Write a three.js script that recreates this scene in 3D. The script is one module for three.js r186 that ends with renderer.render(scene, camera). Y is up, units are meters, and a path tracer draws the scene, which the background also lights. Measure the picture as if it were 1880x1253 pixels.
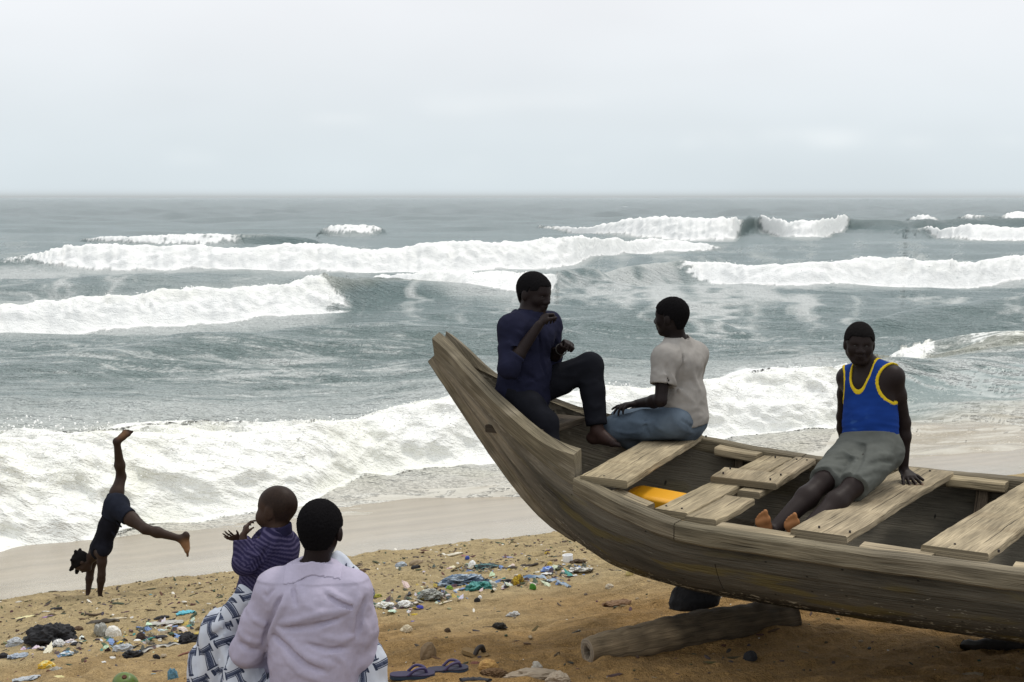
import * as THREE from 'three';
import { mergeGeometries, mergeVertices } from 'three/addons/utils/BufferGeometryUtils.js';

// ---------- camera, sky, sun, exposure ----------
const F = 2400, EYE = 4.5, TILT = Math.atan(264.5 / F);          // focal length in photo pixels, eye height over the sea
const scene = new THREE.Scene();
const camera = new THREE.PerspectiveCamera(2 * Math.atan(626.5 / F) * 180 / Math.PI, 1880 / 1253, 0.1, 60000);
camera.position.set(0, EYE, 0); camera.rotation.x = -TILT;
const renderer = new THREE.WebGLRenderer({ antialias: true });
renderer.toneMapping = THREE.LinearToneMapping;
renderer.toneMappingExposure = 1.0;
renderer.shadowMap.enabled = true;

let seed_ = 1234567;
const rnd = () => { seed_ = (seed_ + 0x6d2b79f5) | 0; let t = Math.imul(seed_ ^ (seed_ >>> 15), 1 | seed_); t = (t + Math.imul(t ^ (t >>> 7), 61 | t)) ^ t; return ((t ^ (t >>> 14)) >>> 0) / 4294967296; };
const reseed = (n) => { seed_ = n | 0; };
const PERM = new Uint8Array(512);
{ const p = [...Array(256).keys()]; for (let i = 255; i > 0; i--) { const j = Math.floor(rnd() * (i + 1)); [p[i], p[j]] = [p[j], p[i]]; } for (let i = 0; i < 512; i++) PERM[i] = p[i & 255]; }
const fade = (t) => t * t * t * (t * (t * 6 - 15) + 10), mix = (a, b, t) => a + (b - a) * t;
const clamp = (x, a = 0, b = 1) => x < a ? a : x > b ? b : x;
const sstep = (a, b, x) => { const t = clamp((x - a) / (b - a)); return t * t * (3 - 2 * t); };
function g3(h, x, y, z) { h &= 15; const u = h < 8 ? x : y, v = h < 4 ? y : h === 12 || h === 14 ? x : z; return ((h & 1) ? -u : u) + ((h & 2) ? -v : v); }
function n3(x, y, z = 0) {
  const fx = Math.floor(x), fy = Math.floor(y), fz = Math.floor(z), X = fx & 255, Y = fy & 255, Z = fz & 255; x -= fx; y -= fy; z -= fz;
  const u = fade(x), v = fade(y), w = fade(z), A = PERM[X] + Y, B = PERM[X + 1] + Y, AA = PERM[A] + Z, AB = PERM[A + 1] + Z, BA = PERM[B] + Z, BB = PERM[B + 1] + Z;
  return mix(mix(mix(g3(PERM[AA], x, y, z), g3(PERM[BA], x - 1, y, z), u), mix(g3(PERM[AB], x, y - 1, z), g3(PERM[BB], x - 1, y - 1, z), u), v),
    mix(mix(g3(PERM[AA + 1], x, y, z - 1), g3(PERM[BA + 1], x - 1, y, z - 1), u), mix(g3(PERM[AB + 1], x, y - 1, z - 1), g3(PERM[BB + 1], x - 1, y - 1, z - 1), u), v), w);
}
const fbm = (x, y, z = 0, o = 4) => { let s = 0, a = 1, f = 1; for (let i = 0; i < o; i++) { s += a * n3(x * f, y * f, z * f + i * 7.3); a *= 0.5; f *= 2.03; } return s; };
const ridge = (x, y, z = 0, o = 3) => { let s = 0, a = 0.6, f = 1; for (let i = 0; i < o; i++) { s += a * (1 - 2 * Math.abs(n3(x * f, y * f, z * f + i * 5.1))); a *= 0.5; f *= 2.1; } return s; };
// tileable noise for textures: lattice wraps every `per` cells
function tn(x, y, per, k = 0) {
  const fx = Math.floor(x), fy = Math.floor(y); x -= fx; y -= fy;
  const H = (i, j) => PERM[PERM[PERM[((i % per) + per) % per] + ((j % per) + per) % per] + k & 255];
  const G = (i, j, dx, dy) => { const a = H(i, j) / 256 * 6.2832; return Math.cos(a) * dx + Math.sin(a) * dy; };
  const u = fade(x), v = fade(y);
  return 1.4 * mix(mix(G(fx, fy, x, y), G(fx + 1, fy, x - 1, y), u), mix(G(fx, fy + 1, x, y - 1), G(fx + 1, fy + 1, x - 1, y - 1), u), v);
}
function texture(w, h, fn, srgb = false) {                        // fn(u, v) -> [r, g, b] in 0..1 (or one number)
  const d = new Uint8Array(w * h * 4);
  for (let j = 0, o = 0; j < h; j++) for (let i = 0; i < w; i++, o += 4) {
    const c = fn((i + 0.5) / w, (j + 0.5) / h), a = typeof c === 'number';
    for (let k = 0; k < 3; k++) d[o + k] = 255 * clamp(a ? c : c[k]); d[o + 3] = 255;
  }
  const t = new THREE.DataTexture(d, w, h); t.wrapS = t.wrapT = THREE.RepeatWrapping; t.magFilter = t.minFilter = THREE.LinearFilter;
  if (srgb) t.colorSpace = THREE.SRGBColorSpace; t.needsUpdate = true; return t;
}
const tiled = (t, ru, rv = ru, ch = 0) => { const c = t.clone(); c.repeat.set(ru, rv); c.channel = ch; c.needsUpdate = true; return c; };

{ // overcast sky: paler and bluer at the horizon, brighter overhead, faint soft cloud bases
  const w = 1024, h = 512, d = new Float32Array(w * h * 4);
  for (let j = 0, o = 0; j < h; j++) for (let i = 0; i < w; i++, o += 4) {
    const el = ((j + 0.5) / h - 0.5) * Math.PI, az = ((i + 0.5) / w) * 2 * Math.PI, x = Math.cos(az) * Math.cos(el), z = Math.sin(az) * Math.cos(el), y = Math.max(0, Math.sin(el));
    const up = sstep(0, 0.17, y), zen = Math.pow(y, 0.8);
    const c = fbm(x * 2.6 + 3, z * 2.6, y * 9, 5) * 0.075 + fbm(x * 7, z * 7 + 5, y * 30, 3) * 0.022 * sstep(0, 0.05, y);
    const puff = sstep(0.15, 0.6, fbm(x * 5 + 9, z * 5, y * 34, 4)) * Math.exp(-(((y - 0.045) / 0.022) ** 2)) * 0.13;
    const b = 1 + c * (1 - 0.4 * up) + puff;
    d[o] = (mix(0.69, 0.81, up) + 0.45 * zen) * (b + puff * 0.25); d[o + 1] = (mix(0.765, 0.83, up) + 0.46 * zen) * b; d[o + 2] = (mix(0.805, 0.865, up) + 0.46 * zen) * (b - puff * 0.2); d[o + 3] = 1;
    if (el < 0) { const k = sstep(0, -0.15, el); d[o] = mix(d[o], 0.28, k); d[o + 1] = mix(d[o + 1], 0.27, k); d[o + 2] = mix(d[o + 2], 0.24, k); }
  }
  const t = new THREE.DataTexture(d, w, h, THREE.RGBAFormat, THREE.FloatType); t.mapping = THREE.EquirectangularReflectionMapping; t.magFilter = t.minFilter = THREE.LinearFilter; t.wrapS = THREE.RepeatWrapping; t.needsUpdate = true;
  scene.background = t; scene.environment = t;
}
const sun = new THREE.DirectionalLight(new THREE.Color().setRGB(1, 0.95, 0.87), 1.5);
sun.position.set(11, 32, -17); sun.target.position.set(0, 2, -8); sun.castShadow = true; sun.shadow.radius = 20;
sun.shadow.mapSize.set(4096, 4096); Object.assign(sun.shadow.camera, { left: -25, right: 25, top: 25, bottom: -25, near: 1, far: 90 });
scene.add(sun, sun.target);

// ---------- helpers ----------
const V = (x, y, z) => new THREE.Vector3(x, y, z);
const CT = Math.cos(TILT), ST = Math.sin(TILT);
function at(px, py, d) {                                          // the point seen at a photo pixel, d metres ahead
  const a = (px - 940) / F, b = (626.5 - py) / F, y = -ST + b * CT, f = CT + b * ST, k = d / f; return V(a * k, EYE + y * k, -d);
}
const used = {};
const numbered = (n) => { const k = used[n] = (used[n] ?? -1) + 1; return k ? n + '_' + String(k).padStart(3, '0') : n; };
function thing(name, label, category, pos, group) {
  const o = new THREE.Group(); o.name = numbered(name); o.position.copy(pos); o.userData = { label, category }; if (group) o.userData.group = group; scene.add(o); return o;
}
function shade(m) { m.castShadow = m.receiveShadow = true; return m; }
function part(parent, name, geo, mat, label) { const m = shade(new THREE.Mesh(geo, mat)); m.name = name; if (label) m.userData.label = label; parent.add(m); return m; }
function struct(name, geo, mat) { const m = shade(new THREE.Mesh(geo, mat)); m.name = name; m.userData.kind = 'structure'; scene.add(m); return m; }
const STD = (o) => new THREE.MeshStandardMaterial(o);
const RGB = (r, g, b) => new THREE.Color().setRGB(r, g, b);
const lerpTab = (X, Y, x) => { const n = X.length; if (x <= X[0]) return Y[0]; for (let i = 1; i < n; i++) if (x <= X[i]) { return mix(Y[i - 1], Y[i], (x - X[i - 1]) / (X[i] - X[i - 1])); } return Y[n - 1]; };
function smoothTab(X, Y, x) {                                     // monotone-ish cubic through the table
  const n = X.length; if (x <= X[0]) return Y[0]; if (x >= X[n - 1]) return Y[n - 1];
  let i = 1; while (x > X[i]) i++;
  const m = (k) => k <= 0 ? (Y[1] - Y[0]) / (X[1] - X[0]) : k >= n - 1 ? (Y[n - 1] - Y[n - 2]) / (X[n - 1] - X[n - 2]) : (Y[k + 1] - Y[k - 1]) / (X[k + 1] - X[k - 1]);
  const w = X[i] - X[i - 1], t = (x - X[i - 1]) / w, t2 = t * t, t3 = t2 * t;
  return (2 * t3 - 3 * t2 + 1) * Y[i - 1] + (t3 - 2 * t2 + t) * w * m(i - 1) + (3 * t2 - 2 * t3) * Y[i] + (t3 - t2) * w * m(i);
}
// ---------- beach ----------
const shoreS = (x, d) => (x + 3.94) * -0.432 + (d - 12.3) * 0.902; // metres seaward of the sand's crest line
const shoreU = (x, d) => (x + 3.94) * 0.902 + (d - 12.3) * 0.432;
function groundBase(s) {
  if (s > 0.12) return 0.585 - 0.118 * (s - 0.12);
  if (s > -0.05) return mix(0.75, 0.585, sstep(-0.05, 0.12, s));
  if (s > -6.7) return 0.75 + 1.24 * Math.pow(-s / 6.7, 0.93);
  return 1.99 + (-s - 6.7) * 0.11;
}
function ground(x, d, fine = true) {
  const u = shoreU(x, d), s = shoreS(x, d) + 0.10 * n3(u * 0.9, 4.2) + 0.05 * n3(u * 3.1, 8.2), dry = sstep(0.1, -0.5, s);
  let y = groundBase(s) + dry * (0.05 * n3(x * 0.55, d * 0.4, 3) + 0.035 * n3(x * 1.4, d * 0.9, 9));
  if (fine) {
    y += dry * (0.036 * n3(x * 2.6, d * 2.1, 1) + 0.030 * Math.min(0.35, ridge(x * 1.9, d * 3.8, 2, 2)) + 0.020 * n3(x * 7, d * 7, 4) + 0.011 * n3(x * 19, d * 17, 6) + 0.016 * n3(u * 1.6, s * 8, 12) + 0.008 * n3(u * 3.5, s * 21, 13));
    y += 0.008 * (1 - dry) * n3(u * 0.25, s * 1.3, 5);
    if (dry > 0) { // trodden hollows
      const cx = Math.floor(x / 0.55), cd = Math.floor(d / 0.55);
      for (let i = -1; i < 2; i++) for (let j = -1; j < 2; j++) {
        const h = PERM[PERM[(cx + i) & 255] + ((cd + j) & 255)]; if (h > 120) continue;
        const fx = (cx + i + 0.5 + (h % 16) / 40 - 0.2) * 0.55, fd = (cd + j + 0.5 + ((h >> 4) % 8) / 20 - 0.2) * 0.55, an = h * 0.37, ex = (x - fx) * Math.cos(an) + (d - fd) * Math.sin(an), ed = -(x - fx) * Math.sin(an) + (d - fd) * Math.cos(an);
        const r = Math.hypot(ex / 0.16, ed / 0.075); if (r < 2.2) y += dry * (r < 1 ? -0.042 * (1 - r * r) : 0.016 * Math.sin((r - 1) / 1.2 * Math.PI));
      }
    }
  }
  return y;
}
function groundAt(px, py) { let lo = 3, hi = 40; for (let i = 0; i < 46; i++) { const m = (lo + hi) / 2, p = at(px, py, m); if (p.y > ground(p.x, m)) lo = m; else hi = m; } return at(px, py, lo); }

const sandTex = texture(512, 512, (u, v) => { const g = 0.5 + 0.2 * tn(u * 64, v * 64, 64, 3) + 0.22 * tn(u * 150, v * 150, 150, 9) + 0.12 * tn(u * 16, v * 16, 16, 5); const k = 0.62 + 0.45 * g; return [k, k * 0.985, k * 0.95]; }, true);
const sandBump = texture(512, 512, (u, v) => 0.5 + 0.22 * tn(u * 24, v * 24, 24, 1) + 0.16 * tn(u * 60, v * 60, 60, 2) + 0.16 * tn(u * 140, v * 140, 140, 3));
const rampTex = texture(256, 4, (u) => 1 - 0.84 * Math.pow(u, 0.8)); // roughness against wetness
const sandMat = new THREE.MeshPhysicalMaterial({ specularIntensity: 0.4, vertexColors: true, map: tiled(sandTex, 1.1, 1.1, 1), bumpMap: tiled(sandBump, 1.4, 1.4, 1), bumpScale: 0.03, roughness: 1, roughnessMap: rampTex });
function gridMesh(nc, nr, fn) {                                    // fn(i, j) -> { p, c, uv, uv1 }
  const P = new Float32Array(nc * nr * 3), C = new Float32Array(nc * nr * 3), U = new Float32Array(nc * nr * 2), U1 = new Float32Array(nc * nr * 2), I = new Uint32Array((nc - 1) * (nr - 1) * 6);
  for (let j = 0, k = 0; j < nr; j++) for (let i = 0; i < nc; i++, k++) { const r = fn(i, j); P.set(r.p, k * 3); C.set(r.c, k * 3); U.set(r.uv, k * 2); U1.set(r.uv1, k * 2); }
  for (let j = 0, q = 0; j < nr - 1; j++) for (let i = 0; i < nc - 1; i++) { const a = j * nc + i; I[q++] = a; I[q++] = a + 1; I[q++] = a + nc; I[q++] = a + 1; I[q++] = a + nc + 1; I[q++] = a + nc; }
  const g = new THREE.BufferGeometry(); g.setAttribute('position', new THREE.BufferAttribute(P, 3)); g.setAttribute('color', new THREE.BufferAttribute(C, 3)); g.setAttribute('uv', new THREE.BufferAttribute(U, 2)); g.setAttribute('uv1', new THREE.BufferAttribute(U1, 2));
  g.setIndex(new THREE.BufferAttribute(I, 1)); g.computeVertexNormals(); return g;
}
{
  const nc = 560, nr = 500, S = new Float32Array(nc * nr), g = gridMesh(nc, nr, (i, j) => {
    const v = j / (nr - 1), d = v < 0.9 ? 4.6 * Math.pow(22 / 4.6, v / 0.9) : 22 + (v - 0.9) * 10 * 30, x = (i / (nc - 1) - 0.5) * (d * 1.02 + 3);
    const s = shoreS(x, d) + 0.10 * n3(shoreU(x, d) * 0.9, 4.2) + 0.05 * n3(shoreU(x, d) * 3.1, 8.2), wet = sstep(0.0, 0.35, s); S[j * nc + i] = s;
    const m = 0.5 + 0.5 * fbm(x * 0.7, d * 0.5, 2, 3), brown = sstep(-3.4, -6.4, s + 1.2 * n3(x * 0.8, d * 0.8, 7)), k = 1 + 0.22 * fbm(x * 5, d * 9, 1, 3) + 0.14 * (m - 0.5) + 0.10 * n3(x * 30, d * 30, 4);
    const U_ = shoreU(x, d), str = 1 + 0.16 * n3(U_ * 0.9, s * 7 + 0.6 * n3(U_ * 1.5, s * 2), 3) + 0.12 * n3(U_ * 2.4, s * 19, 5) - 0.22 * sstep(0.25, 0.6, n3(U_ * 1.3, s * 9, 8));
    const a = [mix(0.53, 0.40, brown), mix(0.425, 0.252, brown), mix(0.25, 0.105, brown)].map((q) => q * k * str);
    const w = 1 + 0.18 * n3(shoreU(x, d) * 0.4, s * 3) + 0.10 * n3(shoreU(x, d) * 1.2, s * 9), c = [0.30 * w, 0.255 * w, 0.19 * w], sheen = clamp(0.72 + 0.3 * sstep(0.0, 0.5, s) - 0.18 * sstep(1.2, 2.6, s + 0.5 * n3(shoreU(x, d) * 0.3, 2)));
    return { p: [x, ground(x, d), -d], c: a.map((q, n) => mix(q, c[n], wet)), uv: [0.004 + 0.99 * wet * sheen, 0.5], uv1: [x, d] };
  });
  const dry = [], wetI = [], I = g.index.array; for (let t = 0; t < I.length; t += 3) (S[I[t]] > 0.1 ? wetI : dry).push(I[t], I[t + 1], I[t + 2]);
  const sub = (list) => { const q = new THREE.BufferGeometry(), map = new Map(), ord = [], id = new Uint32Array(list.length); list.forEach((v, n) => { let m = map.get(v); if (m === undefined) { m = ord.length; map.set(v, m); ord.push(v); } id[n] = m; }); for (const key of ['position', 'normal', 'color', 'uv', 'uv1']) { const at_ = g.attributes[key], z = at_.itemSize, o = new Float32Array(ord.length * z); ord.forEach((v, n) => { for (let c = 0; c < z; c++) o[n * z + c] = at_.array[v * z + c]; }); q.setAttribute(key, new THREE.BufferAttribute(o, z)); } q.setIndex(new THREE.BufferAttribute(id, 1)); return q; };
  struct('sand_beach', sub(dry), sandMat);
  struct('wet_sand', sub(wetI), new THREE.MeshPhysicalMaterial({ vertexColors: true, roughness: 1, roughnessMap: rampTex, specularIntensity: 1, bumpMap: tiled(sandBump, 0.5, 0.5, 1), bumpScale: 0.004 }));
}
// ---------- sea ----------
// each breaker: photo column -> row of its foot, height, foam, steepness
const BREAK = [
  { n: 'breaking_wave', px: [-300, 0, 106, 200, 290, 400, 560, 640, 800, 920, 1050, 1300, 1420, 1500, 1560, 1620, 1700, 1800, 1880, 2200], y: [1062, 1028, 1019, 996, 972, 955, 922, 890, 868, 857, 842, 818, 808, 804, 792, 770, 752, 742, 736, 715], h: [1.1, 1.08, 1.1, 1.06, 1.0, 0.98, 0.94, 0.86, 0.92, 0.98, 0.95, 0.92, 1.0, 1.08, 1.0, 0.72, 0.62, 0.66, 0.7, 0.7], f: [1, 1, 1, 1, 1, 1, 1, 1, 1, 1, 1, 1, 1, 1, 0.75, 0.0, 0, 0, 0, 0], w: [1, 1, 1, 1, 1, 1, 1, 1, 1, 1, 1, 1, 1, 1, 1.3, 2.4, 3.2, 3.2, 3.2, 3], trail: 1.6, turb: 1, tip: 'foot' },
  { n: 'breaking_wave', px: [1560, 1640, 1672, 1700, 1730, 1800, 1880, 2200], y: [704, 704, 704, 702, 700, 697, 694, 684], h: [0, 0.35, 0.55, 0.55, 0.5, 0.6, 0.64, 0.7], f: [0, 0.45, 0.85, 0.75, 0.3, 0.40, 0.42, 0.5], w: [3, 2, 1.7, 1.9, 3, 2.6, 2.6, 2.6], trail: 1.6, turb: 0.9 },
  { n: 'breaking_wave', px: [-300, 0, 170, 330, 480, 565, 592, 615, 640, 662, 730, 860, 960], y: [600, 598, 591, 585, 580, 577, 576, 575, 573, 569, 560, 556, 552], h: [0.8, 0.85, 0.92, 1.0, 1.12, 1.28, 1.3, 1.22, 1.1, 1.0, 0.75, 0.4, 0], f: [1, 1, 1, 1, 1, 1, 0.82, 0.55, 0.28, 0.0, 0, 0, 0], w: [1, 1, 1, 1, 1, 1, 1.15, 1.4, 1.8, 2.0, 2.5, 3, 3], trail: 3.5, turb: 0.5, tip: 'foot' },
  { n: 'breaking_wave', px: [660, 700, 760, 850, 960, 1010, 1030, 1100, 1200], y: [532, 534, 540, 548, 550, 546, 540, 535, 533], h: [0.25, 0.5, 0.72, 0.85, 0.9, 0.85, 0.7, 0.5, 0], f: [0, 0.8, 0.95, 1, 1, 0.9, 0.2, 0, 0], w: [2.5, 1.6, 1.1, 1, 1, 1.2, 2, 2.6, 3], trail: 1.5, turb: 0.2 },
  { n: 'breaking_wave', px: [940, 1080, 1180, 1250, 1310, 1380, 1480, 1600, 1700, 1880, 2200], y: [540, 534, 522, 514, 514, 518, 521, 515, 517, 510, 504], h: [0, 0.6, 0.95, 1.0, 1.0, 1.0, 1.05, 1.25, 1.2, 1.1, 1.1], f: [0, 0, 0, 0.35, 0.9, 1, 1, 1, 1, 1, 1], w: [4, 3, 2.4, 1.8, 1.2, 1, 1, 1, 1, 1, 1], trail: 3, turb: 0.2 },
  { n: 'breaking_wave', px: [-300, -60, 60, 130, 250, 500, 750, 1000, 1060, 1110, 1180, 1290, 1340], y: [500, 498, 496, 498, 500, 501, 498, 491, 486, 472, 462, 458, 456], h: [0, 0.3, 0.8, 1.3, 1.4, 1.4, 1.55, 1.7, 1.6, 1.25, 1.1, 0.7, 0], f: [0, 0.2, 0.55, 1, 1, 1, 1, 1, 1, 1, 1, 0.8, 0], w: [3, 2, 1.4, 1, 1, 1, 1, 1, 1, 1, 1, 1.2, 2], trail: 9, turb: 0.15 },
  { n: 'breaking_wave', px: [990, 1040, 1100, 1220, 1345, 1362, 1375, 1388, 1400, 1440, 1500, 1548, 1562, 1620, 1690, 1720, 1900, 2200], y: [418, 424, 431, 437, 438, 432, 426, 424, 426, 434, 435, 424, 422, 424, 422, 420, 418, 416], h: [0.2, 0.6, 1.2, 2.1, 2.2, 1.9, 1.8, 1.85, 1.9, 2.0, 2.0, 1.9, 1.75, 1.5, 1.4, 1.3, 1.3, 1.3], f: [0.5, 1, 1, 1, 1, 0.3, 0.0, 0.2, 0.7, 1, 1, 0.9, 0.05, 0, 0.0, 0, 0, 0], w: [1.5, 1, 1, 1, 1, 1.8, 2.2, 2, 1.6, 1, 1, 1.2, 2.2, 3, 3, 3, 3, 3], trail: 2, turb: 0.1 },
  { n: 'breaking_wave', px: [1640, 1690, 1730, 1780, 1820, 1880, 2200], y: [430, 430, 436, 440, 440, 441, 438], h: [0.2, 0.7, 1.1, 1.4, 1.3, 1.3, 1.2], f: [0, 0.4, 0.9, 1, 1, 1, 1], w: [3, 2, 1.2, 1, 1, 1, 1], trail: 5, turb: 0.1 },
  { n: 'breaking_wave', px: [130, 180, 250, 330, 420, 450, 560, 600], y: [442, 446, 449, 450, 449, 446, 446, 446], h: [0, 0.5, 0.8, 0.95, 1.0, 0.9, 0.6, 0], f: [0, 0.55, 0.6, 0.7, 0.62, 0.3, 0.15, 0], w: [2, 1.5, 1.5, 1.5, 1.5, 2, 2, 2], trail: 4, turb: 0.1 },
  { n: 'breaking_wave', px: [585, 610, 640, 690, 710], y: [429, 431, 432, 430, 428], h: [0.4, 1.0, 1.2, 0.9, 0.3], f: [0.1, 0.55, 0.6, 0.6, 0], w: [2, 2.2, 2.4, 2, 2], trail: 0.8, turb: 0.1 },
  { n: 'breaking_wave', px: [1660, 1676, 1692, 1712, 1730, 1760, 1776, 1800, 1830, 1850, 1900, 2100], y: [408, 409, 410, 409, 408, 404, 404, 404, 404, 404, 404, 404], h: [0.4, 1.1, 1.4, 1.0, 0.4, 0.6, 1.0, 0.8, 0.6, 1.3, 1.5, 1.4], f: [0, 0.8, 0.9, 0.7, 0, 0.3, 0.6, 0.4, 0.2, 0.8, 0.9, 0.8], w: [2, 1.4, 1.2, 1.4, 2, 1.6, 1.4, 1.6, 2, 1.4, 1.2, 1.2], trail: 1.2, turb: 0 },
  { n: 'swell', px: [-300, 0, 120, 300, 480, 640, 800, 940, 1040], y: [735, 725, 720, 700, 682, 672, 668, 664, 660], h: [0.2, 0.35, 0.45, 0.55, 0.62, 0.66, 0.6, 0.4, 0], f: [0], w: [5], trail: 1, turb: 0.25 },
  { n: 'swell', px: [1000, 1080, 1180, 1300, 1400], y: [624, 620, 616, 612, 610], h: [0, 0.35, 0.45, 0.3, 0], f: [0], w: [5], trail: 1, turb: 0.2 },
  { n: 'swell', px: [1560, 1640, 1760, 1880, 2100], y: [612, 606, 600, 596, 590], h: [0, 0.35, 0.5, 0.5, 0.4], f: [0], w: [5], trail: 1, turb: 0.2 },
  { n: 'swell', px: [-300, 60, 200, 330, 480, 560], y: [552, 548, 545, 540, 538, 536], h: [0.6, 0.6, 0.6, 0.65, 0.5, 0], f: [0], w: [5], trail: 1, turb: 0.2 },
];
const tab = (b, key, px) => b[key].length === 1 ? b[key][0] : smoothTab(b.px, b[key], px);
{
  const nc = 900, R = 620, X0 = -170, X1 = 2050, FINE = 2600;
  // chop: [wavelength across the sight line, along it, height]
  const CHOP = [[60, 26, 0.5], [22, 9, 0.30], [8, 3.4, 0.27], [3.2, 1.4, 0.15], [1.4, 0.62, 0.075], [0.65, 0.3, 0.034]];
  const col = [], patch = (x, d) => fbm(x * 0.05, d * 0.033, 11, 3);
  const prof = (q, h, w) => {                                      // height of a breaker q metres behind its foot
    const w1 = w * h * 1.5, L = h * (w > 1.8 ? 4.2 : 6.5); if (q <= 0 || h < 0.01) return 0;
    if (q < w1) { const t = q / w1; return h * (w > 1.7 ? t * t * (3 - 2 * t) : mix(Math.sin(t * Math.PI / 2), t * t * (3 - 2 * t), clamp((w - 1) / 0.7) * 0.7 + 0.3)); }
    const z = (q - w1) / L; return h * (w > 1.7 ? Math.exp(-z * z * 1.5) : Math.exp(-z * 1.25));
  };
  const depths = new Float32Array(nc * R), cols = [];
  for (let i = 0; i < nc; i++) {
    const px = X0 + (X1 - X0) * i / (nc - 1), bs = [];
    BREAK.forEach((b, n) => {
      if (px < b.px[0] || px > b.px[b.px.length - 1]) return;
      const f = clamp(tab(b, 'f', px)), h0 = Math.max(0, tab(b, 'h', px)), y = tab(b, 'y', px), D0 = EYE * F / (y - 362), s = D0 / 20, xx = (px - 940) / F * D0;
      const D = D0 + f * h0 * (0.45 * n3(xx / (1.1 * h0 + 0.3), n * 9.1) + 0.2 * n3(xx / 0.45, n * 3.7)), h = h0 * (1 + f * (0.20 * n3(xx / (3.3 * h0 + 0.2), n * 5.3 + 0.5) + 0.10 * n3(xx / (1.1 * h0 + 0.1), n * 2.3)));
      if (h > 0.01) bs.push({ n, b, f, h, D, w: Math.max(0.8, tab(b, 'w', px)) });
    });
    cols.push({ px, bs });
    const hmap = (d) => { let y = 0; for (const q of bs) y += prof(d - q.D, q.h, q.w); return y; };
    // rows follow the relief, so that a steep front gets as many as it needs
    const cum = new Float32Array(FINE), dd = new Float32Array(FINE); let last = null, acc = 0;
    for (let k = 0; k < FINE; k++) {
      const yy = 0.9 + 735 * Math.pow(k / (FINE - 1), 1.35), d = EYE * F / yy, y = (EYE - hmap(d)) * F / d; dd[k] = d;
      if (k) acc += 0.42 * Math.abs(y - last[0]) + 0.6 * (yy - last[1]) + 0.02; cum[k] = acc; last = [y, yy];
    }
    let k = 0; for (let j = 0; j < R; j++) { const t = acc * j / (R - 1); while (k < FINE - 2 && cum[k + 1] < t) k++; const e = clamp((t - cum[k]) / Math.max(1e-6, cum[k + 1] - cum[k])); depths[i * R + j] = mix(dd[k], dd[k + 1], e); }
  }
  for (let pass = 0; pass < 2; pass++) for (let j = 0; j < R; j++) { let prev = depths[j]; for (let i = 1; i < nc - 1; i++) { const c = depths[i * R + j], n = 1 / (0.25 / prev + 0.5 / c + 0.25 / depths[(i + 1) * R + j]); prev = c; depths[i * R + j] = n; } }
  const spray = []; reseed(404);
  const owner = new Int16Array(nc * R).fill(-1);
  const geo = gridMesh(nc, R, (i, j) => {
    const { px, bs } = cols[i], d = depths[i * R + j], a = (px - 940) / F, x = a * d, cell = Math.max(0.03, j ? Math.abs(depths[i * R + j - 1] - d) : 99, d * (X1 - X0) / nc / F);
    let y = 0, foam = 0, turb = 0.75 * sstep(27, 19, d - 0.25 * x) + 0.2 * sstep(70, 25, d), calm = 1, own = -1, best = 0.38, lump = 0, thin = 0;
    for (const q of bs) {
      const z = d - q.D, w1 = q.w * q.h * 1.5; if (z < -9 * q.h || z > 30 * q.h + 8 * q.b.trail) continue; y += prof(z, q.h, q.w);
      if (q.f > 0) {
        const back = (0.5 + q.f * q.b.trail) * (1 + 0.7 * n3(x * 0.3 / q.h, q.n * 4.4) + 0.4 * n3(x * 1.3, q.n * 2.2)), e = z < -0.1 ? sstep(-0.45 * q.h, -0.1, z) : z < w1 + back * 0.25 ? 1 : 1 - 0.999 * sstep(w1 + back * 0.25, w1 + back * 1.4, z);
        const hole = ridge(x / q.h * 0.9, z / q.h * 2.0 + 40 * q.n, y * 1.5, 3);
        const c = q.f * e, m = c > 0.97 ? 1 - 0.35 * sstep(0.25, -0.25, hole + 0.12) * sstep(0.0, 0.4, z) * sstep(w1 * 1.1, w1 * 0.3, z) : sstep(0.62, 0.2, 1 - c - hole * 0.55 + 0.12);
        const pr = clamp(prof(z, q.h, q.w) / q.h) * (z < w1 ? 1 : 0.999), lim = q.b.tip === 'foot' ? pr : z < w1 ? 1 - pr : sstep(w1, w1 * 4, z), cutE = sstep(-0.12, 0.12, q.f * 1.25 - lim + 0.25 * n3(x / q.h, d / q.h, 5) + 0.12 * n3(x * 3, d * 3));
        foam = Math.max(foam, clamp(m) * sstep(0.02, 0.42, c) * cutE);  lump = Math.max(lump, q.h * sstep(0.25, 0.8, e * q.f) * sstep(w1 * 2.0 + 1.0, w1 * 1.2 + 0.2, z));
        if (e * q.f > best) { best = e * q.f; own = q.n; }
        thin = Math.max(thin, q.f * sstep(-7 * q.h, 0, z) * sstep(16 * q.h + 3 * q.b.trail, 0, z) * 0.6);
      }
      const up = prof(z, 1, q.w); turb = Math.max(turb, q.b.turb * sstep(0.45, 1, up) * (z < w1 * 1.6 ? 1 : 0.5)); if (z > -0.5 && z < w1 * 1.3) calm = Math.min(calm, mix(1, 0.55, up));
    }
    for (const [lx, ld, hh] of CHOP) { const k = sstep(1.6, 0.6, cell * 2.2 / ld); if (k > 0) y += hh * k * calm * sstep(13, 34, d + (lx < 4 ? 14 : 0)) * (n3(x / lx + d * 0.02, d / ld, lx) + 0.35 * (0.35 - Math.abs(n3(x / lx * 1.4, d / ld * 1.3, lx + 3)))); }
    if (d > 80) { const ld = Math.max(7, 3.2 * cell), lx = Math.max(16, 0.014 * d * 3); y += 0.035 * Math.min(ld, 60) * sstep(80, 200, d) * (n3(x / lx, d / ld, 31) + 0.5 * n3(x / lx * 2.3, d / ld * 1.7, 32)); }
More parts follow.
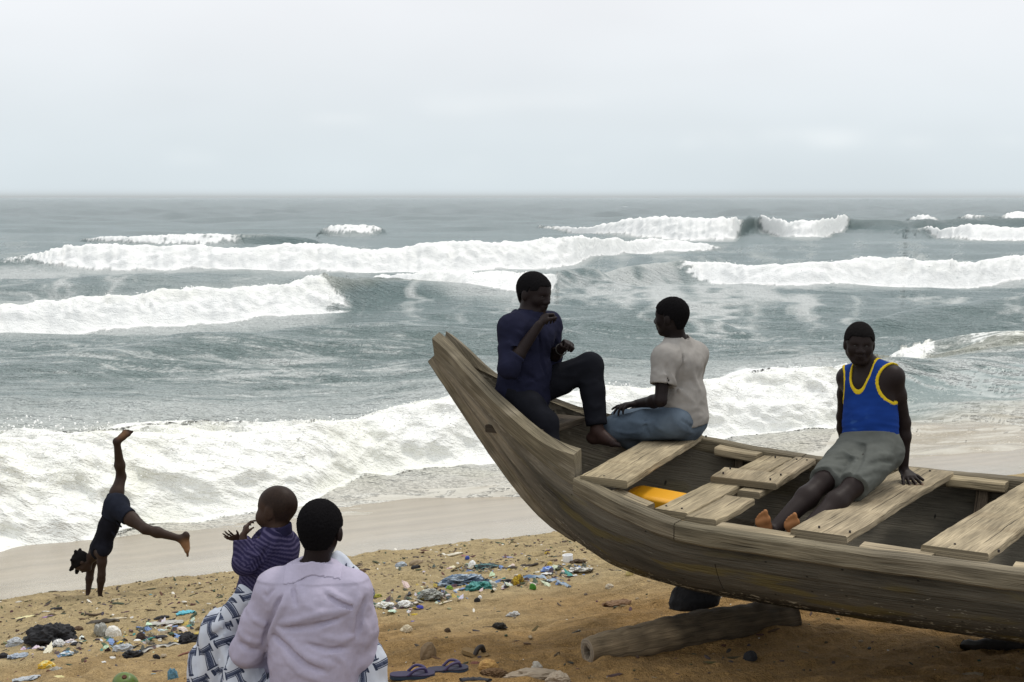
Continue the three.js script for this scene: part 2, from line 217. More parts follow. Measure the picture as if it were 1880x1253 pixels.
    // lacy left-over foam on the water
    const zone = sstep(16, 24, d) * sstep(170, 60, d), pt = patch(x, d), wx = x + 0.5 * n3(x * 0.3, d * 0.4, 2), wd = d + 0.35 * n3(x * 0.35, d * 0.6, 6), fs = clamp(44 / d, 0.22, 1), st = ridge(wx * 0.16, wd * 0.95 * fs, 3, 3), st2 = ridge(wx * 0.6 * fs, wd * 3.0 * fs, 8, 3), lace = (st * 0.42 + st2 * 0.6) + pt * 0.6;
    const near = sstep(26, 18, d) * sstep(1.0, 3.5, shoreS(x, d));
    foam = Math.max(foam, sstep(0.58, 0.98, lace) * zone * 0.62, sstep(0.30, 0.85, lace * 0.7 + thin) * thin, near * 0.7 * sstep(0.38, 0.8, st2 * 0.5 + 0.5 * ridge(wx * 0.45, wd * 1.1, 2, 3)), near * 0.35 * sstep(0.14, 0.0, Math.abs(shoreS(x, d) - 4.6 - 0.9 * n3(x * 0.35, 3.3) - 0.3 * n3(x * 1.3, 8.1)) - 0.05));
    if (d > 120) foam = Math.max(foam, 0.8 * sstep(0.78, 0.9, n3(x / 22, d / (30 + d * 0.03), 21) + 0.45 * n3(x / 7, d / 16, 4)) * sstep(3200, 400, d));
    foam = clamp(foam);
    let dz = 0;
    if (lump > 0) {                                                // churned white water: pushed out along the face, in ragged layers
      const s = clamp(lump, 0.35, 1.3), ys = y / (0.42 * s), e = sstep(0.0, 0.3 * s, y), q4 = n3(x / (1.5 * s), d / 1.2, ys * 0.5 + 9), q1 = n3(x / (0.62 * s), d / 0.5, ys + 3), q2 = n3(x / 0.22, d / 0.2, ys * 2.2), q3 = ridge(x / (1.0 * s), d / 0.8, ys * 0.8, 3) - 0.3;
      const fa = mix(0.50, 0.14, sstep(22, 60, d)); dz = -lump * fa * (0.42 * q4 + 0.36 * q1 + 0.12 * q2 + 0.22 * q3) * (0.35 + 0.65 * e); y += lump * (0.09 * q4 + 0.08 * q1 + 0.04 * q2 + 0.05 * q3) * clamp(y / (0.35 * s) + 0.15);
    }
    // the swash thins out over the wet sand
    const gr = groundBase(shoreS(x, d)); if (gr > -0.25) y = Math.max(y, -0.02 + 0.02 * n3(x * 0.8, d * 0.8));
    owner[j * nc + i] = foam > 0.5 ? own : d < 32 && shoreS(x, d) < 9.5 ? -2 : -1;
    const shal = sstep(9.0, 5.6, shoreS(x, d)); turb = Math.max(turb, shal);
    const wt = [mix(mix(0.158, 0.20, turb), 0.30, turb * shal), mix(mix(0.216, 0.215, turb), 0.26, turb * shal), mix(mix(0.218, 0.17, turb), 0.19, turb * shal)];
    const cr = 0.92 + 0.06 * n3(x * 2, d * 2, y * 2) + 0.07 * n3(x * 5.5, d * 5, y * 6) * sstep(60, 25, d), fc = [0.86 * cr, 0.865 * cr, mix(0.85, 0.80, turb * 0.7) * cr], dirt = 0.22 * sstep(0.05, 0.5, n3(x * 0.5, d * 0.6, y * 1.6 + 4) + 0.5 * n3(x * 1.7, d * 1.7, y * 3)) * turb; fc[0] *= 1 - 0.20 * dirt; fc[1] *= 1 - 0.21 * dirt; fc[2] *= 1 - 0.38 * dirt;
    if (lump > 0.3 && y > 0.55 * lump && Math.abs(y / lump - 1) < 0.4 && d < 75 && rnd() < 0.10) spray.push([x, y, d + dz, lump]);
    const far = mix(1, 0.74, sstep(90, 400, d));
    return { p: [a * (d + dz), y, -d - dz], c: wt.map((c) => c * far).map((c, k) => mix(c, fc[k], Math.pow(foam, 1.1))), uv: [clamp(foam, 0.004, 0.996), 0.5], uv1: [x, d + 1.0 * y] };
  });
  const rough = texture(256, 4, (u) => 0.2 + 0.7 * sstep(0.05, 0.55, u));
  const ripple = texture(1024, 1024, (u, v) => 0.5 + 0.20 * tn(u * 7, v * 16, 7 * 16, 2) * 0 + 0.18 * tn(u * 10, v * 20, 20, 3) + 0.13 * tn(u * 24, v * 46, 46, 6) + 0.10 * tn(u * 60, v * 110, 110, 7) + 0.05 * tn(u * 140, v * 200, 200, 8));
  const foamBump = texture(512, 512, (u, v) => 0.5 + 0.22 * tn(u * 5, v * 5, 5, 1) + 0.2 * tn(u * 12, v * 12, 12, 2) + 0.15 * tn(u * 30, v * 30, 30, 3) + 0.1 * tn(u * 70, v * 70, 70, 4));
  const water = new THREE.MeshPhysicalMaterial({ vertexColors: true, roughness: 1, specularIntensity: 0.24, roughnessMap: rough, bumpMap: tiled(ripple, 1 / 6, 1 / 6, 1), bumpScale: 0.46 });
  const whiteWater = STD({ vertexColors: true, roughness: 0.95, bumpMap: tiled(foamBump, 1 / 1.9, 1 / 1.9, 1), bumpScale: 0.07 });
  const idx = geo.index.array, lists = new Map([[-1, []]]);
  for (let t = 0; t < idx.length; t += 3) { let o = owner[idx[t]]; if (o === -1 || owner[idx[t + 1]] !== o || owner[idx[t + 2]] !== o) o = -1; if (!lists.has(o)) lists.set(o, []); lists.get(o).push(idx[t], idx[t + 1], idx[t + 2]); }
  const pick = (list) => {
    const map = new Map(), order = [], I = new Uint32Array(list.length);
    list.forEach((v, k) => { let m = map.get(v); if (m === undefined) { m = order.length; map.set(v, m); order.push(v); } I[k] = m; });
    const g = new THREE.BufferGeometry();
    for (const k of ['position', 'normal', 'color', 'uv', 'uv1']) { const a = geo.attributes[k], n = a.itemSize, o = new Float32Array(order.length * n); order.forEach((v, q) => { for (let c = 0; c < n; c++) o[q * n + c] = a.array[v * n + c]; }); g.setAttribute(k, new THREE.BufferAttribute(o, n)); }
    g.setIndex(new THREE.BufferAttribute(I, 1)); return g;
  };
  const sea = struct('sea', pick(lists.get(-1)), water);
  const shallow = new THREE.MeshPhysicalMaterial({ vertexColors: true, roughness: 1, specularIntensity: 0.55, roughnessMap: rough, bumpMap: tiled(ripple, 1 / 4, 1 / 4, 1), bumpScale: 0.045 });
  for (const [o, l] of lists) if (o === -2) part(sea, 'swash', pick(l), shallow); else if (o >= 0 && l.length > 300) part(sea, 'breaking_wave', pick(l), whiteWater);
  // spray thrown up along the crests
  const drop = new THREE.IcosahedronGeometry(1, 1), sp = new THREE.InstancedMesh(drop, STD({ color: RGB(0.86, 0.86, 0.84), roughness: 0.6 }), spray.length), M4 = new THREE.Matrix4();
  spray.forEach(([x, y, d, l], k) => { const r = (0.004 + 0.009 * Math.pow(rnd(), 3)) * (1 + d / 45), up = -Math.log(1 - 0.97 * rnd()) * 0.07 * l * (0.4 + 1.6 * Math.max(0, n3(x * 0.8, d * 0.3))); M4.makeScale(r, r * (0.7 + 0.6 * rnd()), r); M4.setPosition(x + 0.3 * (rnd() - 0.5), y + up, -d + 0.2 * (rnd() - 0.3)); sp.setMatrixAt(k, M4); });
  sp.name = 'spray'; sp.userData.kind = 'stuff'; shade(sp); sea.add(sp);
}
// ---------- the canoe ----------
// boat axes: t metres towards the bow, y up (from the sea's level), s metres towards the sea
const BA = 59 * Math.PI / 180, BY = 2.2;
const boatAt = (t, y, s) => V(1.90 - Math.sin(BA) * t + Math.cos(BA) * s, y, -(6.67 + Math.cos(BA) * t + Math.sin(BA) * s));
const boat = thing('fishing_canoe', 'large weathered grey wooden fishing canoe resting on a log on the sand', 'boat', boatAt(0, BY, 0));
boat.rotation.y = Math.PI - (Math.PI / 2 - BA);
const bT = [-6.2, -5.2, -4, -2.6, -1, 0.6, 0.8, 1.0, 1.2, 1.4, 1.8, 2.2, 2.5, 2.78], bB = [0.25, 0.55, 0.80, 0.93, 0.955, 0.955, 0.93, 0.86, 0.79, 0.70, 0.50, 0.30, 0.16, 0.05];
const gT = [-6.2, -5, -3, -1, 0.6, 1.0, 1.2, 1.4, 1.8], gY = [3.35, 3.1, 2.96, 2.93, 2.925, 2.965, 3.0, 3.035, 3.11];
const kT = [-6.2, -5.4, -4.5, -3, -1, 0.6, 1.0, 1.2, 1.4, 1.6, 1.8, 2.0, 2.2, 2.4, 2.6, 2.8], kY = [3.0, 2.7, 2.55, 2.48, 2.435, 2.415, 2.42, 2.425, 2.44, 2.47, 2.525, 2.63, 2.815, 3.031, 3.271, 3.508];
const topT = [1.4, 1.6, 1.8, 2.0, 2.2, 2.4, 2.6, 2.7, 2.78], topY = [3.155, 3.165, 3.215, 3.293, 3.376, 3.481, 3.595, 3.64, 3.66];
const beam = (t) => smoothTab(bT, bB, t), gun = (t) => smoothTab(gT, gY, t), keel = (t) => smoothTab(kT, kY, t), bowTop = (t) => smoothTab(topT, topY, t);
function hullPoint(t, f) {                                         // f 0 at the keel, 1 at the gunwale: [s, y]
  const b = beam(t), k = keel(t), g = t > 1.4 ? mix(gun(1.4), bowTop(2.78) - 0.1, Math.pow((t - 1.4) / 1.38, 1.25)) : gun(t), v = sstep(1.1, 2.3, t) * 0.8;
  const q = smoothTab([0, 0.2, 0.42, 0.72, 1], [0, mix(0.52, 0.24, v), mix(0.80, 0.48, v), mix(0.955, 0.76, v), 1], f), e = smoothTab([0, 0.2, 0.42, 0.72, 1], [0, mix(0.06, 0.2, v), mix(0.30, 0.42, v), mix(0.66, 0.72, v), 1], f);
  return [b * q, k + (g - k) * e];
}
const grainTex = texture(1024, 512, (u, v) => {                    // weathered grain: u along the board
  const w = tn(u * 4, v * 10, 10, 1) * 0.5, l = tn(u * 5, v * 60 + w * 1.5, 60, 2), f = tn(u * 14, v * 200, 200, 3), c = Math.max(0, tn(u * 2, v * 40 + w * 0.6, 40, 4) - 0.55) * 3.2, b = tn(u * 6, v * 6, 6, 7);
  const k = 0.80 + 0.13 * l + 0.11 * f + 0.12 * b - 0.55 * c; return [k, k * 0.985, k * 0.96];
}, true);
const grainBump = texture(1024, 512, (u, v) => { const w = tn(u * 4, v * 10, 10, 1) * 0.5, l = tn(u * 5, v * 60 + w * 1.5, 60, 2), f = tn(u * 14, v * 200, 200, 3), c = Math.max(0, tn(u * 2, v * 40 + w * 0.6, 40, 4) - 0.55) * 3; return 0.6 + 0.14 * l + 0.14 * f - 0.5 * c + 0.12 * tn(u * 8, v * 14, 14, 9); });
const wood = new THREE.MeshPhysicalMaterial({ vertexColors: true, map: tiled(grainTex, 0.75, 1.6), bumpMap: tiled(grainBump, 0.75, 1.6), bumpScale: 0.012, roughness: 0.88, specularIntensity: 0.35 });
const ironMat = STD({ color: RGB(0.03, 0.022, 0.018), roughness: 0.8 });
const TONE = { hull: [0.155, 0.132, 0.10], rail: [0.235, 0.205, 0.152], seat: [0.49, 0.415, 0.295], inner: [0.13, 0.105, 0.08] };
function woodTone(base, x, y, z, k = 0) {
  const m = 1 + 0.26 * fbm(x * 1.1 + k, y * 5, z * 2.2, 3) + 0.12 * n3(x * 4, y * 20, z * 9 + k); return [base[0] * m, base[1] * m, base[2] * m * (0.97 + 0.06 * n3(x, y * 2, z + k))];
}
function hullTone(x, y, z, k) {
  const c = woodTone(TONE.hull, x, y, z, k), f = (y - keel(x)) / (gun(Math.min(x, 1.4)) - keel(x));
  const low = sstep(0.42, 0.12, f), dark = mix(1, 0.42, low); for (let i = 0; i < 3; i++) c[i] *= dark;
  const moss = sstep(0.12, 0.45, fbm(x * 2.6, y * 5, 7, 3)) * sstep(0.02, 0.14, f) * sstep(0.9, 0.5, f) * 0.5, pale = sstep(0.15, 0.42, 0.7 * n3(x * 1.4, y * 4, 31) + 0.6 * n3(x * 11, y * 26, 5) + 0.6 * n3(x * 30, y * 44, 8) - 1.5 * Math.abs(f - 0.36) - 0.02) * 0.8 * sstep(1.9, 1.3, x);
  const bow = sstep(1.5, 2.5, x) * 0.55;
  return [mix(mix(c[0] * (1 + bow), 0.16, moss), 0.50, pale), mix(mix(c[1] * (1 + 0.9 * bow), 0.12, moss), 0.47, pale), mix(mix(c[2] * (1 + 0.75 * bow), 0.02, moss), 0.37, pale)];
}
const HT0 = -1.6, HT1 = 2.84;
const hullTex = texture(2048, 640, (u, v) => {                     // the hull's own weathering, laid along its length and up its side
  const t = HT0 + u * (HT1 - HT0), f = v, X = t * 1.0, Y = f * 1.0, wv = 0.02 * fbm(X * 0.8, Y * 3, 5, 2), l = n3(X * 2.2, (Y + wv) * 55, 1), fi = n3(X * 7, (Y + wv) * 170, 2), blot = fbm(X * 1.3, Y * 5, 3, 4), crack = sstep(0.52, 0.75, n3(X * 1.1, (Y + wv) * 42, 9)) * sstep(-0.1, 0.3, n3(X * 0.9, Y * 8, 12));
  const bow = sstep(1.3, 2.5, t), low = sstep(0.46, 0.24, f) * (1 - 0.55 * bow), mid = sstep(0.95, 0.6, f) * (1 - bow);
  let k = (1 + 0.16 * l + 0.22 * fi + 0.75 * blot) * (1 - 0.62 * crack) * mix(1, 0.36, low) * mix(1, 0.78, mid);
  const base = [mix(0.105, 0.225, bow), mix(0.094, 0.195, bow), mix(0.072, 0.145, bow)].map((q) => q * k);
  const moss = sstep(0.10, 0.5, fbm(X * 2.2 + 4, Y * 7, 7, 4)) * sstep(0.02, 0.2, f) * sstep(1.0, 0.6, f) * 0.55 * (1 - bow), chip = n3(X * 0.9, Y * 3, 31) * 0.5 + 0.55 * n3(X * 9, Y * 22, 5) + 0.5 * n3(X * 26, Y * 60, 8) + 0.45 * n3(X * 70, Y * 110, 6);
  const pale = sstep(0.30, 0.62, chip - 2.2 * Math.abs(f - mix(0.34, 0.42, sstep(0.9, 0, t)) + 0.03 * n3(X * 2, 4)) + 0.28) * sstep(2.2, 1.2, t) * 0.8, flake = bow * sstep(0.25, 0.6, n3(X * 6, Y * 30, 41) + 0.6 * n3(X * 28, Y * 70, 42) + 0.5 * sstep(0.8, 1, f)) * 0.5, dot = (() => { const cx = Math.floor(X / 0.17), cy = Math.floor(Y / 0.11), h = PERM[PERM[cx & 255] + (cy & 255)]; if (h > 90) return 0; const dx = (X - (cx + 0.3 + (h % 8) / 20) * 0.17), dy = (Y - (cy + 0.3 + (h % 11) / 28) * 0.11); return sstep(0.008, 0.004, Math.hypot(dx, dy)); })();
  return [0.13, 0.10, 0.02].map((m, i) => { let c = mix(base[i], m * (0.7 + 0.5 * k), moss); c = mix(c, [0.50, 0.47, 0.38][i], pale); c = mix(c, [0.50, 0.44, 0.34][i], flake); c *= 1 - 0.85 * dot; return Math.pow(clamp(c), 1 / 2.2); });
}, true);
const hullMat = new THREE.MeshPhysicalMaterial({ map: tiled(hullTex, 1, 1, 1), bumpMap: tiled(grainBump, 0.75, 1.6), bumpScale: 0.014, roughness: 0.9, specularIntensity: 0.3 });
// a board as a grid tube: fn(u, v) gives the centre line point, widthwise and thickness vectors
function board(n, fn, tone, bevel = 0.006, wob = 0.003, uvs = 1) {
  // ring of 12 points round the section: each corner bevelled
  const P = [], C = [], U = [], I = [], K = 8; let ring0 = null;
  for (let i = 0; i <= n; i++) {
    const { c, w, h } = fn(i / n), W = w.length(), Hh = h.length(), bw = bevel / W, bh = bevel / Hh;
    const prof = [[-1, -1 + bh], [-1, 1 - bh], [-1 + bw, 1], [1 - bw, 1], [1, 1 - bh], [1, -1 + bh], [1 - bw, -1], [-1 + bw, -1]];
    let run = 0;
    for (let k = 0; k <= K; k++) {
      const q = prof[k % K], p = c.clone().addScaledVector(w, q[0]).addScaledVector(h, q[1]);
      if (k) run += Math.hypot((q[0] - prof[k - 1][0]) * W, (q[1] - prof[k - 1][1]) * Hh);
      const j = wob * (n3(p.x * 9, p.y * 9, p.z * 9) + 0.6 * n3(p.x * 31, p.y * 31, p.z * 31)); p.x += j; p.y += j; p.z += wob * n3(p.x * 12, p.z * 12, p.y * 12 + 5);
      P.push(p.x, p.y - BY, p.z); C.push(...tone(p.x, p.y, p.z)); U.push(fn.u ? fn.u(i / n) : i / n * uvs, run);
    }
    if (i) for (let k = 0; k < K; k++) { const a = (i - 1) * (K + 1) + k, b = a + K + 1; I.push(a, b, a + 1, b, b + 1, a + 1); }
  }
  for (const e of [0, n]) { const o = P.length / 3; for (let k = 0; k < K; k++) { const a = (e * (K + 1) + k) * 3; P.push(P[a], P[a + 1], P[a + 2]); const t = tone(P[a], P[a + 1] + BY, P[a + 2]); C.push(t[0] * 0.8, t[1] * 0.8, t[2] * 0.8); U.push(P[a + 2] * 0.3, P[a + 1] * 3); } for (let k = 1; k < K - 1; k++) e ? I.push(o, o + k + 1, o + k) : I.push(o, o + k, o + k + 1); }
  const g = new THREE.BufferGeometry(); g.setAttribute('position', new THREE.Float32BufferAttribute(P, 3)); g.setAttribute('color', new THREE.Float32BufferAttribute(C, 3)); g.setAttribute('uv', new THREE.Float32BufferAttribute(U, 2)); g.setIndex(I); g.computeVertexNormals(); g.deleteAttribute('normal');
  return crease(g);
}
function crease(g) { const f = g.toNonIndexed(); const c = creased(f, 0.7); return c; }
function creased(g, ang) {                                         // smooth normals across edges flatter than ang
  const p = g.attributes.position.array, n = p.length / 9, fn = new Float32Array(n * 3), map = new Map(), key = (i) => Math.round(p[i] * 2e4) + ',' + Math.round(p[i + 1] * 2e4) + ',' + Math.round(p[i + 2] * 2e4);
  const A = V(0, 0, 0), B = V(0, 0, 0), Cc = V(0, 0, 0), keys = [];
  for (let t = 0; t < n; t++) { A.fromArray(p, t * 9); B.fromArray(p, t * 9 + 3).sub(A); Cc.fromArray(p, t * 9 + 6).sub(A); B.cross(Cc); fn.set([B.x, B.y, B.z], t * 3); for (let k = 0; k < 3; k++) { const q = key(t * 9 + k * 3); keys.push(q); if (!map.has(q)) map.set(q, []); map.get(q).push(t); } }
  const N = new Float32Array(p.length), ca = Math.cos(ang);
  for (let t = 0; t < n; t++) { A.fromArray(fn, t * 3); const la = A.length() || 1; for (let k = 0; k < 3; k++) { Cc.set(0, 0, 0); for (const o of map.get(keys[t * 3 + k])) { B.fromArray(fn, o * 3); if (B.dot(A) >= ca * la * B.length()) Cc.add(B); } Cc.normalize(); Cc.toArray(N, t * 9 + k * 3); } }
  g.setAttribute('normal', new THREE.BufferAttribute(N, 3)); return g;
}
// planking: a strake between two fractions of the section, curved along the hull
function strake(name, side, t0, t1, f0, f1, out, thick, tone, label, top) {
  const n = Math.ceil((t1 - t0) / 0.05), m = 6, fn = (t, f) => { let [s, y] = hullPoint(t, f); return [s, y]; };
  const P = [], C = [], U = [], U1 = [], I = [];
  const pt = (t, f, o) => {
    let ff = f, a = fn(t, Math.min(1, ff)), b = fn(t, Math.min(1, ff) - 0.02), s = a[0], y = a[1];
    if (top) { const k = (f - f0) / (f1 - f0); y += (top(t) - fn(t, 1)[1]) * k; s += 0.02 * k * sstep(1.4, 2.6, t); }
    let dx = a[0] - b[0], dy = a[1] - b[1]; const l = Math.hypot(dx, dy) || 1; dx /= l; dy /= l;                 // outward normal is (dy, -dx)
    const w = 0.004 * n3(t * 7, f * 9, out * 50) + 0.003 * n3(t * 25, f * 40); s += dy * (o + w); y -= dx * (o + w); if (s < 0.004) s = 0.004; return V(t, y, s * side);
  };
  const ring = []; for (let k = 0; k <= m; k++) ring.push([f0 + (f1 - f0) * k / m, out]); for (let k = m; k >= 0; k--) ring.push([f0 + (f1 - f0) * k / m, out - thick]);
  const K = ring.length;
  for (let i = 0; i <= n; i++) { const t = mix(t0, t1, i / n); let run = 0, last = null; for (let k = 0; k <= K; k++) { const [f, o] = ring[k % K], p = pt(t, f, o); if (last) run += p.distanceTo(last); last = p; P.push(p.x, p.y - BY, p.z); C.push(...tone(p.x, p.y, p.z, f0 * 9)); U.push(t, run + f0 * 3.7 + side); U1.push((t - HT0) / (HT1 - HT0), o < out - 1e-6 ? 0.66 + 0.3 * f : clamp(f, 0.002, 0.998)); }
    if (i) for (let k = 0; k < K; k++) { const a = (i - 1) * (K + 1) + k, b = a + K + 1; side > 0 ? I.push(a, b, a + 1, b, b + 1, a + 1) : I.push(a, a + 1, b, b, a + 1, b + 1); } }
  for (const e of [0, n]) { const o = e * (K + 1); for (let k = 0; k < m; k++) { const a = o + k, b = o + k + 1, c = o + K - 1 - k, d = o + K - 2 - k; (e > 0) === (side > 0) ? I.push(a, c, b, b, c, d) : I.push(a, b, c, b, d, c); } }
  const g = new THREE.BufferGeometry(); g.setAttribute('position', new THREE.Float32BufferAttribute(P, 3)); g.setAttribute('color', new THREE.Float32BufferAttribute(C, 3)); g.setAttribute('uv', new THREE.Float32BufferAttribute(U, 2)); g.setAttribute('uv1', new THREE.Float32BufferAttribute(U1, 2)); g.setIndex(I);
  return part(boat, name, crease(g), tone === hullTone ? hullMat : wood, label);
}
for (const side of [-1, 1]) {
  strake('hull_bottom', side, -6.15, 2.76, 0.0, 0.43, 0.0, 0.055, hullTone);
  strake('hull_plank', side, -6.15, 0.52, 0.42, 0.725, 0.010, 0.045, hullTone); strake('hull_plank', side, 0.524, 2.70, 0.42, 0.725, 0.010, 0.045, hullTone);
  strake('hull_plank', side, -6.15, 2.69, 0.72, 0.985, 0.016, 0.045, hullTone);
  strake('bow_plank', side, 1.404, 2.72, 0.93, 1.0, 0.024, 0.085, (x, y, z) => { const c = woodTone(TONE.rail, x, y, z, 3), p = sstep(0.1, 0.4, n3(x * 5, y * 9, z * 9) + 0.5 * n3(x * 22, y * 22, z * 22)) * 0.35; return c.map((q, i) => mix(q, [0.5, 0.45, 0.36][i], p)); }, null, side < 0 ? bowTop : (t) => bowTop(t) - lerpTab([1.4, 1.6, 1.9, 2.2, 2.5, 2.72], [0, 0.045, 0.075, 0.14, 0.10, 0], t));
  // gunwale rails in two lengths, with the ledge the seats rest on
  const rail = (t0, t1, off, half, drop, hh, tone, k, nm) => { const n = Math.ceil((t1 - t0) / 0.06), fn = (u) => { const t = mix(t0, t1, u), e = 0.01, db = (beam(t + e) - beam(t - e)) / (2 * e), L = Math.hypot(1, db); return { c: V(t + off * db / L * -1 * 0, gun(t) - drop + 0.004 * n3(t * 3, k), side * (beam(t) + off)), w: V(-db / L * -half * 0, 0, side * half), h: V(0, hh, 0) }; }; fn.u = (u) => mix(t0, t1, u); part(boat, nm, board(n, fn, (x, y, z) => woodTone(tone, x, y, z, k), 0.009), wood); };
  rail(-6.1, 0.70, 0.005, 0.050, 0.04, 0.042, TONE.rail, 1, 'gunwale_rail'); rail(0.705, 1.385, 0.005, 0.050, 0.038, 0.042, TONE.rail, 5, 'gunwale_rail');
  for (const [a, b] of [[-6.0, -0.83], [-0.49, -0.17], [0.15, 0.53], [0.93, 1.17]]) rail(a, b, -0.105, 0.052, 0.03, 0.026, TONE.seat, 7 + a, 'inner_ledge');
  for (const t of [-2.4, -1.45, -0.36, 0.36, 1.05]) {              // ribs
    const fn = (u) => { const f = mix(0.16, 0.9, u), [s, y] = hullPoint(t, f), [s2, y2] = hullPoint(t, f + 0.02), dx = s2 - s, dy = y2 - y, L = Math.hypot(dx, dy); return { c: V(t, y + dx / L * 0.075, side * (s - dy / L * 0.075)), w: V(0.032, 0, 0), h: V(0, dx / L * 0.03, -side * dy / L * 0.03) }; };
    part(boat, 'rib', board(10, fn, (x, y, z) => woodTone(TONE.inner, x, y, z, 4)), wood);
  }
}
// stem timber at the bow
{
  const n = 26, fn = (u) => { const t = mix(1.75, 2.79, u), e = 0.01, dk = (keel(t + e) - keel(t - e)) / (2 * e), L = Math.hypot(1, dk), th = mix(0.10, 0.085, u); return { c: V(t - dk / L * th * 0.62, keel(t) + th / L * 0.62, 0), w: V(0, 0, mix(0.05, 0.038, u)), h: V(-dk / L * th, th / L, 0) }; };
  fn.u = (u) => u * 1.6; part(boat, 'stem_post', board(n, fn, (x, y, z) => { const c = woodTone(TONE.rail, x, y, z, 3), p = sstep(0.05, 0.4, n3(x * 7, y * 9, z * 9) + 0.5 * n3(x * 26, y * 26, z * 26)) * 0.5; return c.map((q, i) => mix(q, [0.5, 0.44, 0.34][i], p)); }, 0.014, 0.006), wood);
}
function seatBoard(name, t0, t1, s0, s1, y, th, k, skew = 0, warp = 0.006, tone = TONE.seat) {
  const fn = (u) => ({ c: V((t0 + t1) / 2 + skew * (u - 0.5), y - th / 2 + warp * Math.sin(u * 3.1 + k), mix(s0, s1, u)), w: V((t1 - t0) / 2 * (1 + 0.015 * Math.sin(u * 9 + k)), 0, 0), h: V(0, th / 2, 0) }); fn.u = (u) => mix(s0, s1, u) + k * 1.7;
  const m = part(boat, name, board(Math.ceil(Math.abs(s1 - s0) / 0.05), fn, (x, y, z) => {
    const c = woodTone(tone, x * 4, y, z * 0.5, k), st = sstep(0.22, 0.5, n3(x * 5 + k * 3, z * 4, 2) + 0.5 * n3(x * 16, z * 12, k)) * 0.45; return c.map((q, i) => q * (1 - st * [0.5, 0.55, 0.6][i]));
  }, 0.006, 0.0025), wood);
  return m;
}
const nailG = new THREE.CylinderGeometry(0.0055, 0.005, 0.012, 7);
function nails(m, list, y) { for (const [t, s] of list) { const q = part(m, 'nail', nailG, ironMat); q.position.set(t, y - BY + 0.001, s); } }
let sb = seatBoard('seat_plank', 1.185, 1.455, -0.735, 0.74, 3.045, 0.042, 1, 0.20, 0.004); nails(sb, [[1.24, -0.69], [1.36, -0.70], [1.23, 0.66], [1.38, 0.62]], 3.045);
sb = seatBoard('seat_plank', 0.735, 0.915, -0.80, 0.86, 2.935, 0.038, 2, 0.03); nails(sb, [[0.78, -0.73], [0.87, -0.72], [0.83, 0.78]], 2.938);
sb = seatBoard('seat_plank', 0.555, 0.722, -0.83, -0.30, 2.933, 0.038, 3, 0.0); sb = seatBoard('seat_plank', 0.60, 0.728, -0.13, 0.87, 2.932, 0.038, 4, 0.02); nails(sb, [[0.64, 0.8], [0.70, 0.79]], 2.934);
sb = seatBoard('cross_board', 0.53, 0.915, -0.06, 0.19, 2.972, 0.034, 5, 0.02, 0.002); nails(sb, [[0.58, 0.0], [0.86, 0.02], [0.57, 0.14], [0.87, 0.15]], 2.976);
sb = seatBoard('seat_plank', -0.145, 0.125, -0.845, 0.865, 2.945, 0.042, 6, -0.10, 0.004); nails(sb, [[-0.09, -0.78], [0.06, -0.77], [-0.08, 0.80], [0.07, 0.79]], 2.948);
sb = seatBoard('seat_plank', -0.80, -0.51, -0.835, 0.865, 2.945, 0.042, 7, -0.16, 0.005); nails(sb, [[-0.75, -0.77], [-0.56, -0.76]], 2.948);
sb = seatBoard('seat_plank', -1.75, -1.45, -0.82, 0.85, 2.95, 0.042, 8, 0.0); sb = seatBoard('seat_plank', -3.2, -2.9, -0.78, 0.8, 2.98, 0.042, 9, 0.0);
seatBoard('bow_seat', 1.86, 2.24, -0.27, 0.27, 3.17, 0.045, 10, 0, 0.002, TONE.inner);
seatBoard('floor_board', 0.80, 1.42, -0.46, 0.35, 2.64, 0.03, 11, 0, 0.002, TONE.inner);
// ---------- figures: a signed-distance field of joints, meshed with surface nets ----------
const CAP = 0, ELL = 1, ECAP = 2;
class Body {
  constructor() { this.add = []; this.cut = []; }
  put(o, cut) { (cut ? this.cut : this.add).push(o); return this; }
  cap(a, b, ra, rb, k = 0.02, cut) { const d = b.clone().sub(a); return this.put({ y: CAP, a, b, d, L: Math.max(1e-9, d.lengthSq()), ra, rb, k }, cut); }
  ball(a, r, k = 0.02, cut) { return this.cap(a, a, r, r, k, cut); }
  ell(c, X, Y, Z, rx, ry, rz, k = 0.02, cut) { return this.put({ y: ELL, a: c, X, Y, Z, rx, ry, rz, k }, cut); }
  ecap(a, b, side, wa, da, wb, db, k = 0.03, cut) { const d = b.clone().sub(a), Y = d.clone().normalize(), Z = side.clone().cross(Y).normalize(), X = Y.clone().cross(Z).normalize(); return this.put({ y: ECAP, a, d, L: d.lengthSq(), X, Y, Z, wa, da, wb, db, k }, cut); }
  copy() { const b = new Body(); b.add = [...this.add]; b.cut = [...this.cut]; return b; }
}
function ellD(x, y, z, a, b, c) { const k0 = Math.sqrt(x * x / (a * a) + y * y / (b * b) + z * z / (c * c)), k1 = Math.sqrt(x * x / (a * a * a * a) + y * y / (b * b * b * b) + z * z / (c * c * c * c)); return k1 < 1e-9 ? -Math.min(a, b, c) : k0 * (k0 - 1) / k1; }
